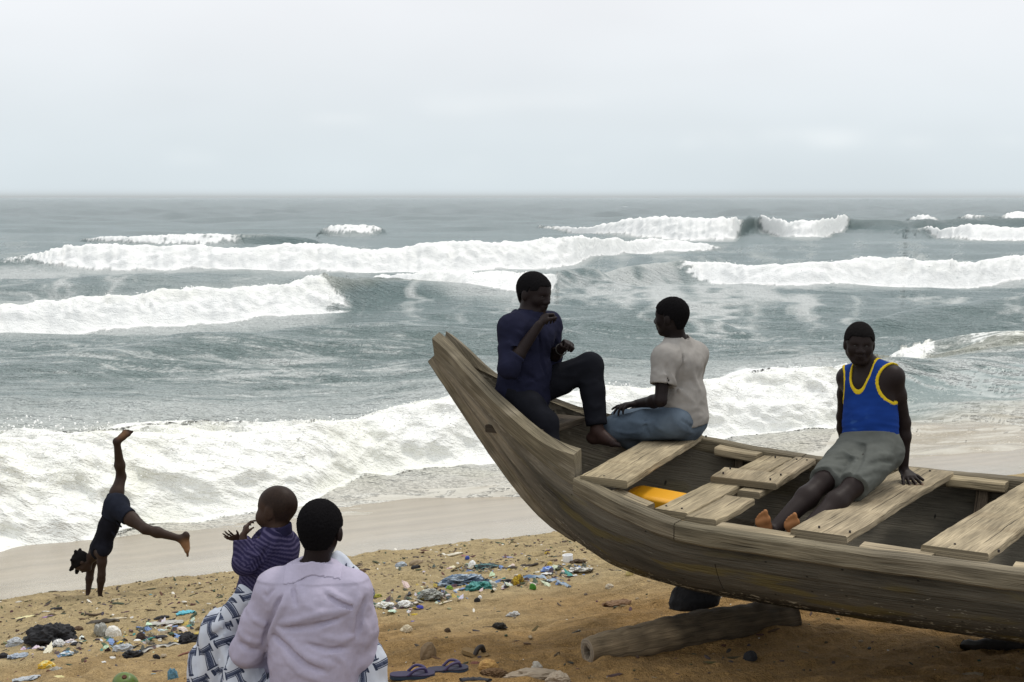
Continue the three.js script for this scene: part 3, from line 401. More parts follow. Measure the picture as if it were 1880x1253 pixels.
function primD(o, x, y, z) {
  x -= o.a.x; y -= o.a.y; z -= o.a.z;
  if (o.y === CAP) { let t = (x * o.d.x + y * o.d.y + z * o.d.z) / o.L; t = t < 0 ? 0 : t > 1 ? 1 : t; x -= o.d.x * t; y -= o.d.y * t; z -= o.d.z * t; return Math.sqrt(x * x + y * y + z * z) - (o.ra + (o.rb - o.ra) * t); }
  if (o.y === ECAP) { let t = (x * o.d.x + y * o.d.y + z * o.d.z) / o.L; t = t < 0 ? 0 : t > 1 ? 1 : t; x -= o.d.x * t; y -= o.d.y * t; z -= o.d.z * t; const w = o.wa + (o.wb - o.wa) * t, d = o.da + (o.db - o.da) * t; return ellD(x * o.X.x + y * o.X.y + z * o.X.z, x * o.Y.x + y * o.Y.y + z * o.Y.z, x * o.Z.x + y * o.Z.y + z * o.Z.z, w, Math.min(w, d), d); }
  return ellD(x * o.X.x + y * o.X.y + z * o.X.z, x * o.Y.x + y * o.Y.y + z * o.Y.z, x * o.Z.x + y * o.Z.y + z * o.Z.z, o.rx, o.ry, o.rz);
}
function fieldD(add, cut, x, y, z) {
  let d = 1e3;
  for (let i = 0; i < add.length; i++) { const o = add[i], e = primD(o, x, y, z), k = o.k; if (e - d >= k) continue; if (d - e >= k) { d = e; continue; } const h = (k - Math.abs(d - e)) / k; d = Math.min(d, e) - h * h * k * 0.25; }
  for (let i = 0; i < cut.length; i++) { const o = cut[i], e = -primD(o, x, y, z), k = o.k; if (d - e >= k) continue; if (e - d >= k) { d = e; continue; } const h = (k - Math.abs(d - e)) / k; d = Math.max(d, e) + h * h * k * 0.25; }
  return d;
}
// mesh a field; post(x, y, z, d) may add folds, hems and openings
function meshBody(body, cell, base, color, post, uvf) {
  let lo = V(1e9, 1e9, 1e9), hi = V(-1e9, -1e9, -1e9);
  for (const o of body.add) { const r = Math.max(o.ra ?? 0, o.rb ?? 0, o.rx ?? 0, o.ry ?? 0, o.rz ?? 0, o.wa ?? 0, o.wb ?? 0, o.da ?? 0, o.db ?? 0) + 0.03; for (const q of o.d ? [o.a, o.a.clone().add(o.d)] : [o.a]) { lo.min(q.clone().addScalar(-r)); hi.max(q.clone().addScalar(r)); } }
  const B = 8, nx = Math.ceil((hi.x - lo.x) / cell / B), ny = Math.ceil((hi.y - lo.y) / cell / B), nz = Math.ceil((hi.z - lo.z) / cell / B), NX = nx * B + 1, NY = ny * B + 1, hd = B * cell * 0.87;
  const verts = new Map(), P = [], edges = [], S = new Float32Array((B + 1) ** 3), W = B + 1;
  const keyOf = (i, j, k) => i + NX * (j + NY * k);
  for (let bz = 0; bz < nz; bz++) for (let by = 0; by < ny; by++) for (let bx = 0; bx < nx; bx++) {
    const cx = lo.x + (bx + 0.5) * B * cell, cy = lo.y + (by + 0.5) * B * cell, cz = lo.z + (bz + 0.5) * B * cell;
    let best = 1e3; const ds = body.add.map((o) => { const e = primD(o, cx, cy, cz); if (e < best) best = e; return e; });
    if (best > hd * 1.3 + 0.04) continue;
    const add = body.add.filter((o, i) => ds[i] < Math.max(best, 0) + 2.6 * hd + 0.03), cut = body.cut.filter((o) => primD(o, cx, cy, cz) < hd * 1.5 + 0.03);
    if (!cut.length && !post && fieldD(add, cut, cx, cy, cz) < -hd * 1.5 - 0.03) continue;
    let neg = 0;
    for (let k = 0, q = 0; k <= B; k++) for (let j = 0; j <= B; j++) for (let i = 0; i <= B; i++, q++) { const x = lo.x + (bx * B + i) * cell, y = lo.y + (by * B + j) * cell, z = lo.z + (bz * B + k) * cell; let d = fieldD(add, cut, x, y, z); if (post && d < 0.05 && d > -0.14) d = post(x, y, z, d); S[q] = d; if (d < 0) neg++; }
    if (!neg || neg === S.length) continue;
    for (let k = 0; k < B; k++) for (let j = 0; j < B; j++) for (let i = 0; i < B; i++) {
      const q = i + W * (j + W * k); let m = 0, c = 0, sx = 0, sy = 0, sz = 0;
      const v = [S[q], S[q + 1], S[q + W], S[q + W + 1], S[q + W * W], S[q + W * W + 1], S[q + W * W + W], S[q + W * W + W + 1]];
      for (let n = 0; n < 8; n++) if (v[n] < 0) m |= 1 << n;
      if (m === 0 || m === 255) continue;
      for (let a = 0; a < 8; a++) for (const bit of [1, 2, 4]) { const b = a | bit; if (a === b || (v[a] < 0) === (v[b] < 0)) continue; const t = v[a] / (v[a] - v[b]); c++; sx += (a & 1) + (bit === 1 ? t : 0); sy += ((a >> 1) & 1) + (bit === 2 ? t : 0); sz += ((a >> 2) & 1) + (bit === 4 ? t : 0); }
      const I = bx * B + i, J = by * B + j, K = bz * B + k; verts.set(keyOf(I, J, K), P.length / 3); P.push(lo.x + (I + sx / c) * cell, lo.y + (J + sy / c) * cell, lo.z + (K + sz / c) * cell);
      if ((v[0] < 0) !== (v[1] < 0)) edges.push(0, I, J, K, v[0] < 0 ? 1 : 0); if ((v[0] < 0) !== (v[2] < 0)) edges.push(1, I, J, K, v[0] < 0 ? 1 : 0); if ((v[0] < 0) !== (v[4] < 0)) edges.push(2, I, J, K, v[0] < 0 ? 1 : 0);
    }
  }
  const idx = [];
  for (let e = 0; e < edges.length; e += 5) {
    const [ax, i, j, k, f] = [edges[e], edges[e + 1], edges[e + 2], edges[e + 3], edges[e + 4]];
    const g = ax === 0 ? [[0, 0, 0], [0, -1, 0], [0, -1, -1], [0, 0, -1]] : ax === 1 ? [[0, 0, 0], [0, 0, -1], [-1, 0, -1], [-1, 0, 0]] : [[0, 0, 0], [-1, 0, 0], [-1, -1, 0], [0, -1, 0]];
    const n = g.map(([a, b, c]) => verts.get(keyOf(i + a, j + b, k + c))); if (n.includes(undefined)) continue;
    f ? idx.push(n[0], n[1], n[2], n[0], n[2], n[3]) : idx.push(n[0], n[2], n[1], n[0], n[3], n[2]);
  }
  const n = P.length / 3, C = new Float32Array(n * 3), Q = new Float32Array(n * 3), U = uvf ? new Float32Array(n * 2) : null;
  for (let i = 0; i < n; i++) { const x = P[i * 3], y = P[i * 3 + 1], z = P[i * 3 + 2]; Q[i * 3] = x - base.x; Q[i * 3 + 1] = y - base.y; Q[i * 3 + 2] = z - base.z; C.set(color(x, y, z), i * 3); if (U) U.set(uvf(x, y, z), i * 2); }
  const g = new THREE.BufferGeometry(); g.setAttribute('position', new THREE.BufferAttribute(Q, 3)); g.setAttribute('color', new THREE.BufferAttribute(C, 3)); if (U) g.setAttribute('uv', new THREE.BufferAttribute(U, 2)); g.setIndex(idx); g.computeVertexNormals(); return g;
}
const UP = V(0, 1, 0);
const along = (a, b, t) => a.clone().lerp(b, t), off = (a, v, s) => a.clone().addScaledVector(v, s), dirTo = (a, b) => b.clone().sub(a).normalize();
function frame(f, u) { const Z = f.clone().normalize(), X = u.clone().cross(Z).normalize(), Y = Z.clone().cross(X).normalize(); return { X, Y, Z }; }  // X is the figure's left
const loc = (o, fr, x, y, z) => o.clone().addScaledVector(fr.X, x).addScaledVector(fr.Y, y).addScaledVector(fr.Z, z);
function addHead(b, c, f, u, h = 0.235, neck, style = {}) {           // c: middle of the head, f: where the face looks
  const fr = frame(f, u), s = h / 0.235, L = (x, y, z) => loc(c, fr, x * s, y * s, z * s), E = (x, y, z, a, d, e, k = 0.02, cut) => b.ell(L(x, y, z), fr.X, fr.Y, fr.Z, a * s, d * s, e * s, k * s, cut);
  const ch = style.child ? 1 : 0;
  E(0, 0.030, -0.014, 0.077, 0.090, 0.097); E(0, -0.02, 0.020, 0.064, 0.082, 0.066, 0.03); E(0, 0.03, 0.03, 0.066, 0.062, 0.058, 0.03);
  E(0, -0.088, 0.054, 0.030, 0.024, 0.028, 0.035); for (const q of [-1, 1]) { b.cap(L(q * 0.052, -0.05, 0.0), L(q * 0.022, -0.088, 0.05), 0.020 * s, 0.018 * s, 0.03 * s); E(q * 0.040, -0.026 - 0.015 * ch, 0.056, 0.027 + 0.010 * ch, 0.026 + 0.012 * ch, 0.026 + 0.006 * ch, 0.025); b.cap(L(q * 0.012, 0.020, 0.083), L(q * 0.046, 0.019, 0.068), 0.010 * s, 0.009 * s, 0.014 * s); }
  b.cap(L(0, 0.012, 0.083), L(0, -0.028, 0.104 - 0.012 * ch), 0.009 * s, 0.013 * s, 0.014 * s); for (const q of [-1, 1]) b.ball(L(q * 0.016, -0.033, 0.093 - 0.008 * ch), 0.0115 * s, 0.008 * s);
  b.cap(L(-0.020, -0.057, 0.083), L(0, -0.055, 0.092), 0.008 * s, 0.0105 * s, 0.010 * s); b.cap(L(0.020, -0.057, 0.083), L(0, -0.055, 0.092), 0.008 * s, 0.0105 * s, 0.010 * s); b.cap(L(-0.015, -0.070, 0.083), L(0.015, -0.070, 0.083), 0.0095 * s, 0.0095 * s, 0.008 * s);
  for (const q of [-1, 1]) { E(q * 0.032, 0.001, 0.094, 0.015, 0.0062, 0.016, 0.008, true); E(q * (0.080 + 0.004 * ch), -0.006, -0.012, 0.009, 0.033 + 0.004 * ch, 0.020 + 0.003 * ch, 0.006); E(q * 0.077, -0.010, 0.000, 0.008, 0.022, 0.010, 0.012); }
  b.cap(L(-0.024, -0.0633, 0.094), L(0.024, -0.0633, 0.094), 0.0022 * s, 0.0022 * s, 0.004 * s, true);
  if (neck) b.ecap(neck, L(0, -0.05, -0.022), fr.X, 0.060 * s, 0.058 * s, 0.053 * s, 0.055 * s, 0.03);
  return { fr, L, s };
}
const eyesOf = (H) => [-1, 1].map((q) => H.L(q * 0.031, 0.000, 0.0715));
function hairBody(H, extra = 0.009) { const b = new Body(), { L, s, fr } = H, E = (x, y, z, a, d, e) => b.ell(L(x, y, z), fr.X, fr.Y, fr.Z, (a + extra) * s, (d + extra) * s, (e + extra) * s, 0.02 * s); E(0, 0.030, -0.014, 0.077, 0.090, 0.097); E(0, 0.03, 0.03, 0.066, 0.062, 0.058); E(0, -0.02, -0.02, 0.060, 0.07, 0.066); return b; }
const hairPost = (H, top = 0.052, rough = 0.003) => (x, y, z, d) => {
  const p = V(x, y, z).sub(H.L(0, 0, 0)), lx = p.dot(H.fr.X) / H.s, ly = p.dot(H.fr.Y) / H.s, lz = p.dot(H.fr.Z) / H.s, line = lz > 0.02 ? top + (Math.abs(lx) > 0.05 ? -0.03 * sstep(0.05, 0.072, Math.abs(lx)) : 0) - 0.2 * Math.max(0, 0.05 - lz) : lz > -0.045 ? mix(-0.005, top - 0.012, sstep(-0.0, 0.02, lz)) : mix(-0.075, -0.005, sstep(-0.06, -0.045, lz));
  return Math.max(d + rough * (n3(x * 210, y * 210, z * 210) + 0.5 * n3(x * 90, y * 90, z * 90)), (line - ly) * H.s * 0.8);
};
// a hand: palm, four fingers and a thumb, each of two or three bones. pn: where the palm faces; ts: +1 or -1, the thumb's side
function addHand(b, w, dir, pn, ts, curl, spread = 0.08, s = 1, thumb = [0.7, 0.35]) {
  dir = dir.clone().normalize(); pn = pn.clone().addScaledVector(dir, -pn.dot(dir)).normalize(); const A = dir.clone().cross(pn).multiplyScalar(ts), q = (x, y, z) => w.clone().addScaledVector(A, x * s).addScaledVector(dir, y * s).addScaledVector(pn, z * s);
  b.ecap(q(0, 0.012, 0), q(0.003, 0.072, 0), A, 0.028 * s, 0.017 * s, 0.041 * s, 0.014 * s, 0.014 * s); b.cap(q(0.014, 0.02, 0.006), q(0.03, 0.055, 0.006), 0.014 * s, 0.012 * s, 0.012 * s);
  const tips = [];
  [[0.030, 0.085, 0.072], [0.0105, 0.09, 0.08], [-0.010, 0.087, 0.074], [-0.029, 0.078, 0.058]].forEach(([x, y, len], i) => {
    let p = q(x, y - 0.012, 0), ang = 0; const sp = (x / 0.03) * spread, c = curl[i], D0 = dir.clone().addScaledVector(A, sp).normalize();
    [0.44, 0.31, 0.25].forEach((f, k) => { ang += c * [1.1, 1.5, 0.9][k]; const D = D0.clone().multiplyScalar(Math.cos(ang)).addScaledVector(pn, Math.sin(ang)), e = p.clone().addScaledVector(D, (len * f + (k ? 0 : 0.012)) * s); b.cap(p, e, (0.0094 - k * 0.0008) * s, (0.0088 - k * 0.001) * s, k ? 0.003 : 0.007 * s); p = e; });
    tips.push(p);
  });
  const T0 = q(0.026, 0.03, 0.008), D1 = dir.clone().multiplyScalar(Math.cos(thumb[0])).addScaledVector(A, Math.sin(thumb[0])).addScaledVector(pn, thumb[1]).normalize(), T1 = off(T0, D1, 0.042 * s), D2 = D1.clone().addScaledVector(dir, 0.5).addScaledVector(pn, thumb[1]).normalize(), T2 = off(T1, D2, 0.032 * s);
  b.cap(T0, T1, 0.0135 * s, 0.0105 * s, 0.012 * s); b.cap(T1, T2, 0.0103 * s, 0.0085 * s, 0.004 * s);
  return tips;
}
// a bare foot: heel, arch, ball and five toes. up: the instep's side; big: side of the big toe
function addFoot(b, ankle, dir, up, big, s = 1) {
  dir = dir.clone().normalize(); up = up.clone().addScaledVector(dir, -up.dot(dir)).normalize(); const A = dir.clone().cross(up).multiplyScalar(big), q = (x, y, z) => ankle.clone().addScaledVector(A, x * s).addScaledVector(dir, y * s).addScaledVector(up, z * s);
  b.ell(q(0, -0.035, -0.045), A, dir, up, 0.031 * s, 0.038 * s, 0.033 * s, 0.03 * s); b.cap(q(0, 0, 0), q(0.004, 0.06, -0.032), 0.036 * s, 0.028 * s, 0.03 * s); b.cap(q(0, -0.02, -0.052), q(-0.016, 0.10, -0.057), 0.026 * s, 0.021 * s, 0.03 * s); b.cap(q(0.004, 0.05, -0.04), q(0.020, 0.118, -0.054), 0.028 * s, 0.022 * s, 0.03 * s); b.cap(q(0.020, 0.112, -0.058), q(-0.026, 0.094, -0.06), 0.020 * s, 0.017 * s, 0.015 * s);
  [[0.026, 0.128, 0.034, 0.0125], [0.008, 0.128, 0.026, 0.0092], [-0.007, 0.122, 0.023, 0.0085], [-0.020, 0.113, 0.020, 0.008], [-0.032, 0.100, 0.017, 0.0078]].forEach(([x, y, l, r]) => b.cap(q(x, y - 0.008, -0.060), q(x * 1.05, y + l, -0.062), r * s, r * 0.98 * s, 0.006 * s));
  return q;
}
function addArm(b, sh, el, wr, s = 1, k = 0.02) { b.cap(sh, along(sh, el, 0.42), 0.052 * s, 0.048 * s, k); b.cap(along(sh, el, 0.4), el, 0.047 * s, 0.037 * s, k); b.cap(el, along(el, wr, 0.3), 0.038 * s, 0.040 * s, k); b.cap(along(el, wr, 0.3), wr, 0.040 * s, 0.026 * s, k); }
function addLeg(b, hip, kn, an, s = 1, k = 0.03) { b.cap(hip, along(hip, kn, 0.5), 0.086 * s, 0.074 * s, k); b.cap(along(hip, kn, 0.5), kn, 0.074 * s, 0.053 * s, k); b.cap(kn, along(kn, an, 0.33), 0.050 * s, 0.055 * s, k); b.cap(along(kn, an, 0.33), an, 0.055 * s, 0.034 * s, k); }
function addTorso(b, nk, sL, sR, hL, hR, s = 1, g = 0) {               // g: extra girth, for clothes
  const side = dirTo(sR, sL), ms = along(sL, sR, 0.5), mh = along(hL, hR, 0.5), wa = along(ms, mh, 0.60), hs = dirTo(hR, hL), mid = side.clone().add(hs).normalize(), ch = along(ms, mh, 0.14);
  b.ecap(ch, wa, side, 0.158 * s + g, 0.105 * s + g, 0.132 * s + g, 0.098 * s + g, 0.05); b.ecap(wa, along(wa, mh, 0.9), mid, 0.134 * s + g, 0.098 * s + g, 0.150 * s + g, 0.112 * s + g, 0.05);
  for (const q of [sL, sR]) { b.cap(along(nk, q, 0.12), q, 0.052 * s + g, 0.052 * s + g, 0.05); b.cap(along(ch, q, 0.35), q, 0.085 * s + g, 0.05 * s + g, 0.05); }
  return { side, up: dirTo(mh, ms), ms, mh, wa };
}
const skinMat = new THREE.MeshPhysicalMaterial({ vertexColors: true, roughness: 0.52, specularIntensity: 0.24 });
const hairMat = new THREE.MeshPhysicalMaterial({ vertexColors: true, roughness: 1, specularIntensity: 0.08 });
const eyeMat = STD({ vertexColors: true, roughness: 0.2 });
const weave = texture(256, 256, (u, v) => { const k = 0.86 + 0.10 * tn(u * 90, v * 8, 90, 1) + 0.10 * tn(u * 8, v * 90, 90, 2); return [k, k, k]; }, true);
const clothMat = new THREE.MeshPhysicalMaterial({ vertexColors: true, roughness: 0.95, specularIntensity: 0.12 });
const skinTone = (c, n = 0.14) => (x, y, z) => { const m = 1 + n * fbm(x * 14, y * 14, z * 14, 3); return [c[0] * m, c[1] * m, c[2] * m]; };
const plain = (c, n = 0.08, f = 30) => (x, y, z) => { const m = 1 + n * fbm(x * f, y * f, z * f, 2); return [c[0] * m, c[1] * m, c[2] * m]; };
const segD = (p, a, b) => { const d = b.clone().sub(a), t = clamp(p.clone().sub(a).dot(d) / d.lengthSq()); return p.distanceTo(a.clone().addScaledVector(d, t)); };
// where the line of sight through a photo pixel meets a body
function hit(body, px, py, n = 3, f = 20) { let t = n; for (let i = 0; i < 200; i++) { const p = at(px, py, t), d = fieldD(body.add, body.cut, p.x, p.y, p.z); if (d < 0.0008) return p; t += Math.max(0.001, d * 0.6); if (t > f) break; } let best = 1e9, bp = null; for (t = n; t < f; t += 0.02) { const p = at(px, py, t), d = fieldD(body.add, body.cut, p.x, p.y, p.z); if (d < best) { best = d; bp = p; } } return bp; }
// folds drawn as lines on the cloth: [points, width, height]
function folds(list) {
  const seg = []; for (const [pts, w, h] of list) for (let i = 1; i < pts.length; i++) seg.push([pts[i - 1], pts[i].clone().sub(pts[i - 1]), w, h, pts[i].distanceToSquared(pts[i - 1]) || 1e-9, i === 1, i === pts.length - 1]);
  return (x, y, z) => { let s = 0; for (const [a, d, w, h, L, first, last] of seg) { const px = x - a.x, py = y - a.y, pz = z - a.z; let t = (px * d.x + py * d.y + pz * d.z) / L; t = clamp(t); const ex = px - d.x * t, ey = py - d.y * t, ez = pz - d.z * t, q = (ex * ex + ey * ey + ez * ez) / (w * w); if (q < 6) s = Math.abs(h) * Math.exp(-q) * ((first ? sstep(-0.2, 0.5, t) : 1) * (last ? sstep(1.2, 0.5, t) : 1)) > Math.abs(s) ? h * Math.exp(-q) * ((first ? sstep(-0.2, 0.5, t) : 1) * (last ? sstep(1.2, 0.5, t) : 1)) : s; } return s; };
}
function head(group, base, H, hairCol = [0.010, 0.009, 0.009], top, extra, rough) {
  part(group, 'hair', meshBody(hairBody(H, extra), 0.0045 * Math.max(1, H.s), base, plain(hairCol, 0.3, 120), hairPost(H, top, rough)), hairMat);
  for (const e of eyesOf(H)) { const g = new THREE.SphereGeometry(0.0115 * H.s, 18, 14), n = g.attributes.position, c = new Float32Array(n.count * 3); for (let i = 0; i < n.count; i++) { const d = V(n.getX(i), n.getY(i), n.getZ(i)).normalize().dot(H.fr.Z); c.set(d > 0.86 ? [0.008, 0.006, 0.005] : [0.11, 0.09, 0.075], i * 3); } g.setAttribute('color', new THREE.BufferAttribute(c, 3)); const m = part(group, 'eye', g, eyeMat); m.position.copy(e).sub(base); }
}
// ---------- man in the blue tank top, on the third seat ----------
{
  const base = boatAt(0.1, 2.945, 0.33), man = thing('person', 'man in blue tank top with yellow trim and grey shorts sitting on a boat seat', 'person', base);
  const fwd = V(-0.515, 0, 0.857), sR = at(1557, 694, 7.20), sL = at(1640, 692, 7.00), nk = at(1596, 673, 7.09), hR = at(1573, 822, 7.03), hL = at(1624, 828, 6.95);
  const eR = at(1549, 766, 7.34), wR = at(1553, 832, 7.50), eL = at(1659, 776, 7.06), wL = at(1659, 862, 7.08), kR = at(1515, 882, 6.65), kL = at(1568, 893, 6.57), aR = at(1413, 982, 6.39), aL = at(1466, 988, 6.31);
  const b = new Body(); const T = addTorso(b, nk, sL, sR, hL, hR); addArm(b, sR, eR, wR, 0.98); addArm(b, sL, eL, wL, 1.0); addLeg(b, hR, kR, aR); addLeg(b, hL, kL, aL);
  const H = addHead(b, at(1578, 632, 7.06), V(-0.16, -0.05, 1), V(0.03, 1, 0.02), 0.222, nk);
  addHand(b, wR, V(0.0, -0.75, 0.2), V(0, -0.4, -1), 1, [0.2, 0.2, 0.2, 0.2]);
  addHand(b, wL, V(0.12, -0.42, 1), V(0, -1, -0.42), 1, [0.06, 0.06, 0.06, 0.08], 0.30, 1.05, [0.9, 0.1]);
  const cam = V(-0.15, 0.3, 1), soleCols = [];
  for (const [a, bg, px, py, d] of [[aR, -1, 1399, 934, 6.38], [aL, -1, 1452, 946, 6.30]]) { const to = at(px, py, d).sub(off(a, UP, -0.03)).normalize(), up = V(-0.5, 0.5, -0.9); const q = addFoot(b, a, V(-0.22, 0.93, 0.1), V(0.5, 0.15, -0.95), bg, 0.92); soleCols.push([a, V(-0.22, 0.93, 0.1).normalize(), V(-0.5, -0.1, 0.95).normalize()]); }
  const tone = skinTone([0.0185, 0.0125, 0.0115]);
  const sole = (x, y, z) => { const c = tone(x, y, z); for (const [a, d, n] of soleCols) { const p = V(x, y, z).sub(a), k = sstep(0.035, 0.062, p.dot(n)) * sstep(0.26, 0.2, p.length()); c[0] = mix(c[0], 0.30, k); c[1] = mix(c[1], 0.135, k); c[2] = mix(c[2], 0.055, k); } const q = V(x, y, z).sub(wL), nail = sstep(0.14, 0.165, q.length()) * sstep(0.3, 0.2, q.length()) * (q.y < -0.05 ? 1 : 0); c[0] = mix(c[0], 0.30, nail * 0.7); c[1] = mix(c[1], 0.19, nail * 0.7); c[2] = mix(c[2], 0.12, nail * 0.7); return c; };
  part(man, 'body', meshBody(b, 0.0058, base, sole), skinMat); head(man, base, H, [0.009, 0.008, 0.008], 0.056);
  // tank top
  const sh = new Body(), side = T.side, up = T.up, front = side.clone().cross(up).normalize(); addTorso(sh, nk, sL, sR, hL, hR, 1, 0.008);
  const lx = (x, y, z) => { const p = V(x, y, z).sub(T.ms); return [p.dot(side), p.dot(up), p.dot(front)]; };
  const hole = (x, y, z) => { const [a, h, f] = lx(x, y, z), dn = f > 0 ? 0.150 : 0.06, nh = (Math.hypot(a / 0.062, (h - 0.065) / dn) - 1) * 0.062, ah = (Math.hypot((Math.abs(a) - 0.205) / (f > 0 ? 0.100 : 0.085), (h + 0.04) / 0.125) - 1) * 0.085; return Math.min(nh, ah); };
  const wr = (x, y, z) => { const [a, h] = lx(x, y, z); return 0.0065 * ridge(a * 5 + h * 3, h * 20, 3, 2) * sstep(-0.1, -0.3, h) + 0.002 * n3(a * 14, h * 30, 1); };
  const hem = (x, y, z) => -(V(x, y, z).sub(T.mh).dot(up)) + 0.055 + 0.008 * n3(x * 14, z * 14);
  part(man, 'tank_top', meshBody(sh, 0.006, base, (x, y, z) => { const [a, h] = lx(x, y, z), m = 1 + 0.16 * fbm(a * 12, h * 26, 0, 3), w = 0.5 * sstep(0.1, 0.5, n3(a * 22, h * 45, 2) + 0.3 * n3(a * 5, h * 9)) * sstep(-0.16, -0.26, h) * sstep(-0.42, -0.3, h) * sstep(0.09, 0.02, Math.abs(a)); return [mix(0.010, 0.04, w) * m, mix(0.036, 0.10, w) * m, mix(0.180, 0.28, w) * m]; },
    (x, y, z, d) => Math.max(d - wr(x, y, z), -hole(x, y, z), hem(x, y, z))), clothMat);
  const trim = new Body(); addTorso(trim, nk, sL, sR, hL, hR, 1, 0.0100);
  part(man, 'trim', meshBody(trim, 0.005, base, plain([0.56, 0.40, 0.02], 0.12), (x, y, z, d) => { const q = hole(x, y, z); return Math.max(d, -q - 0.001, q - 0.0105, -d - 0.014); }), clothMat);
  // shorts
  const st = new Body(), mh = T.mh; st.ecap(along(T.wa, mh, 0.45), off(mh, up, -0.02), side, 0.150, 0.122, 0.166, 0.135, 0.05);
  for (const [h, k, e] of [[hR, kR, 1], [hL, kL, 0]]) { st.cap(h, along(h, k, 0.55), 0.102, 0.090, 0.035); st.cap(along(h, k, 0.55), along(h, k, 1.0), 0.090, 0.078, 0.012); }
  const F_ = (w, h, ...q) => [q.map(([x, y]) => hit(st, x, y)), w, h];
  const fl = folds([F_(0.013, 0.020, [1528, 836], [1550, 830], [1578, 842]), F_(0.013, 0.020, [1592, 846], [1614, 836], [1640, 838]), F_(0.012, 0.016, [1526, 858], [1546, 864], [1562, 856]), F_(0.013, 0.016, [1578, 874], [1600, 864], [1630, 864]), F_(0.013, -0.026, [1586, 818], [1580, 846], [1566, 874]), F_(0.010, 0.012, [1510, 870], [1528, 878], [1544, 874]), F_(0.010, 0.010, [1560, 808], [1590, 814], [1630, 808]), F_(0.012, -0.012, [1530, 846], [1552, 842], [1572, 850]), F_(0.012, -0.012, [1594, 856], [1616, 848], [1640, 850]), F_(0.010, 0.010, [1560, 884], [1580, 890], [1600, 880])]);
  part(man, 'shorts', meshBody(st, 0.0065, base, (x, y, z) => { const m = 1 + 0.14 * fbm(x * 16, y * 16, z * 16, 3); return [0.092 * m, 0.097 * m, 0.088 * m]; }, (x, y, z, d) => {
    let e = d - fl(x, y, z) - 0.006 * ridge(x * 8, y * 15, z * 8, 2); e = Math.max(e, V(x, y, z).sub(T.mh).dot(up) - 0.085);
    for (const [h, k] of [[hR, kR], [hL, kL]]) { const ax = dirTo(h, k), t = V(x, y, z).sub(k).dot(ax); if (t > -0.12 && V(x, y, z).distanceTo(k) < 0.2) { e = Math.max(e, t - 0.012 - 0.01 * n3(x * 20, y * 20, z * 20)); } }
    return e; }), clothMat);
}
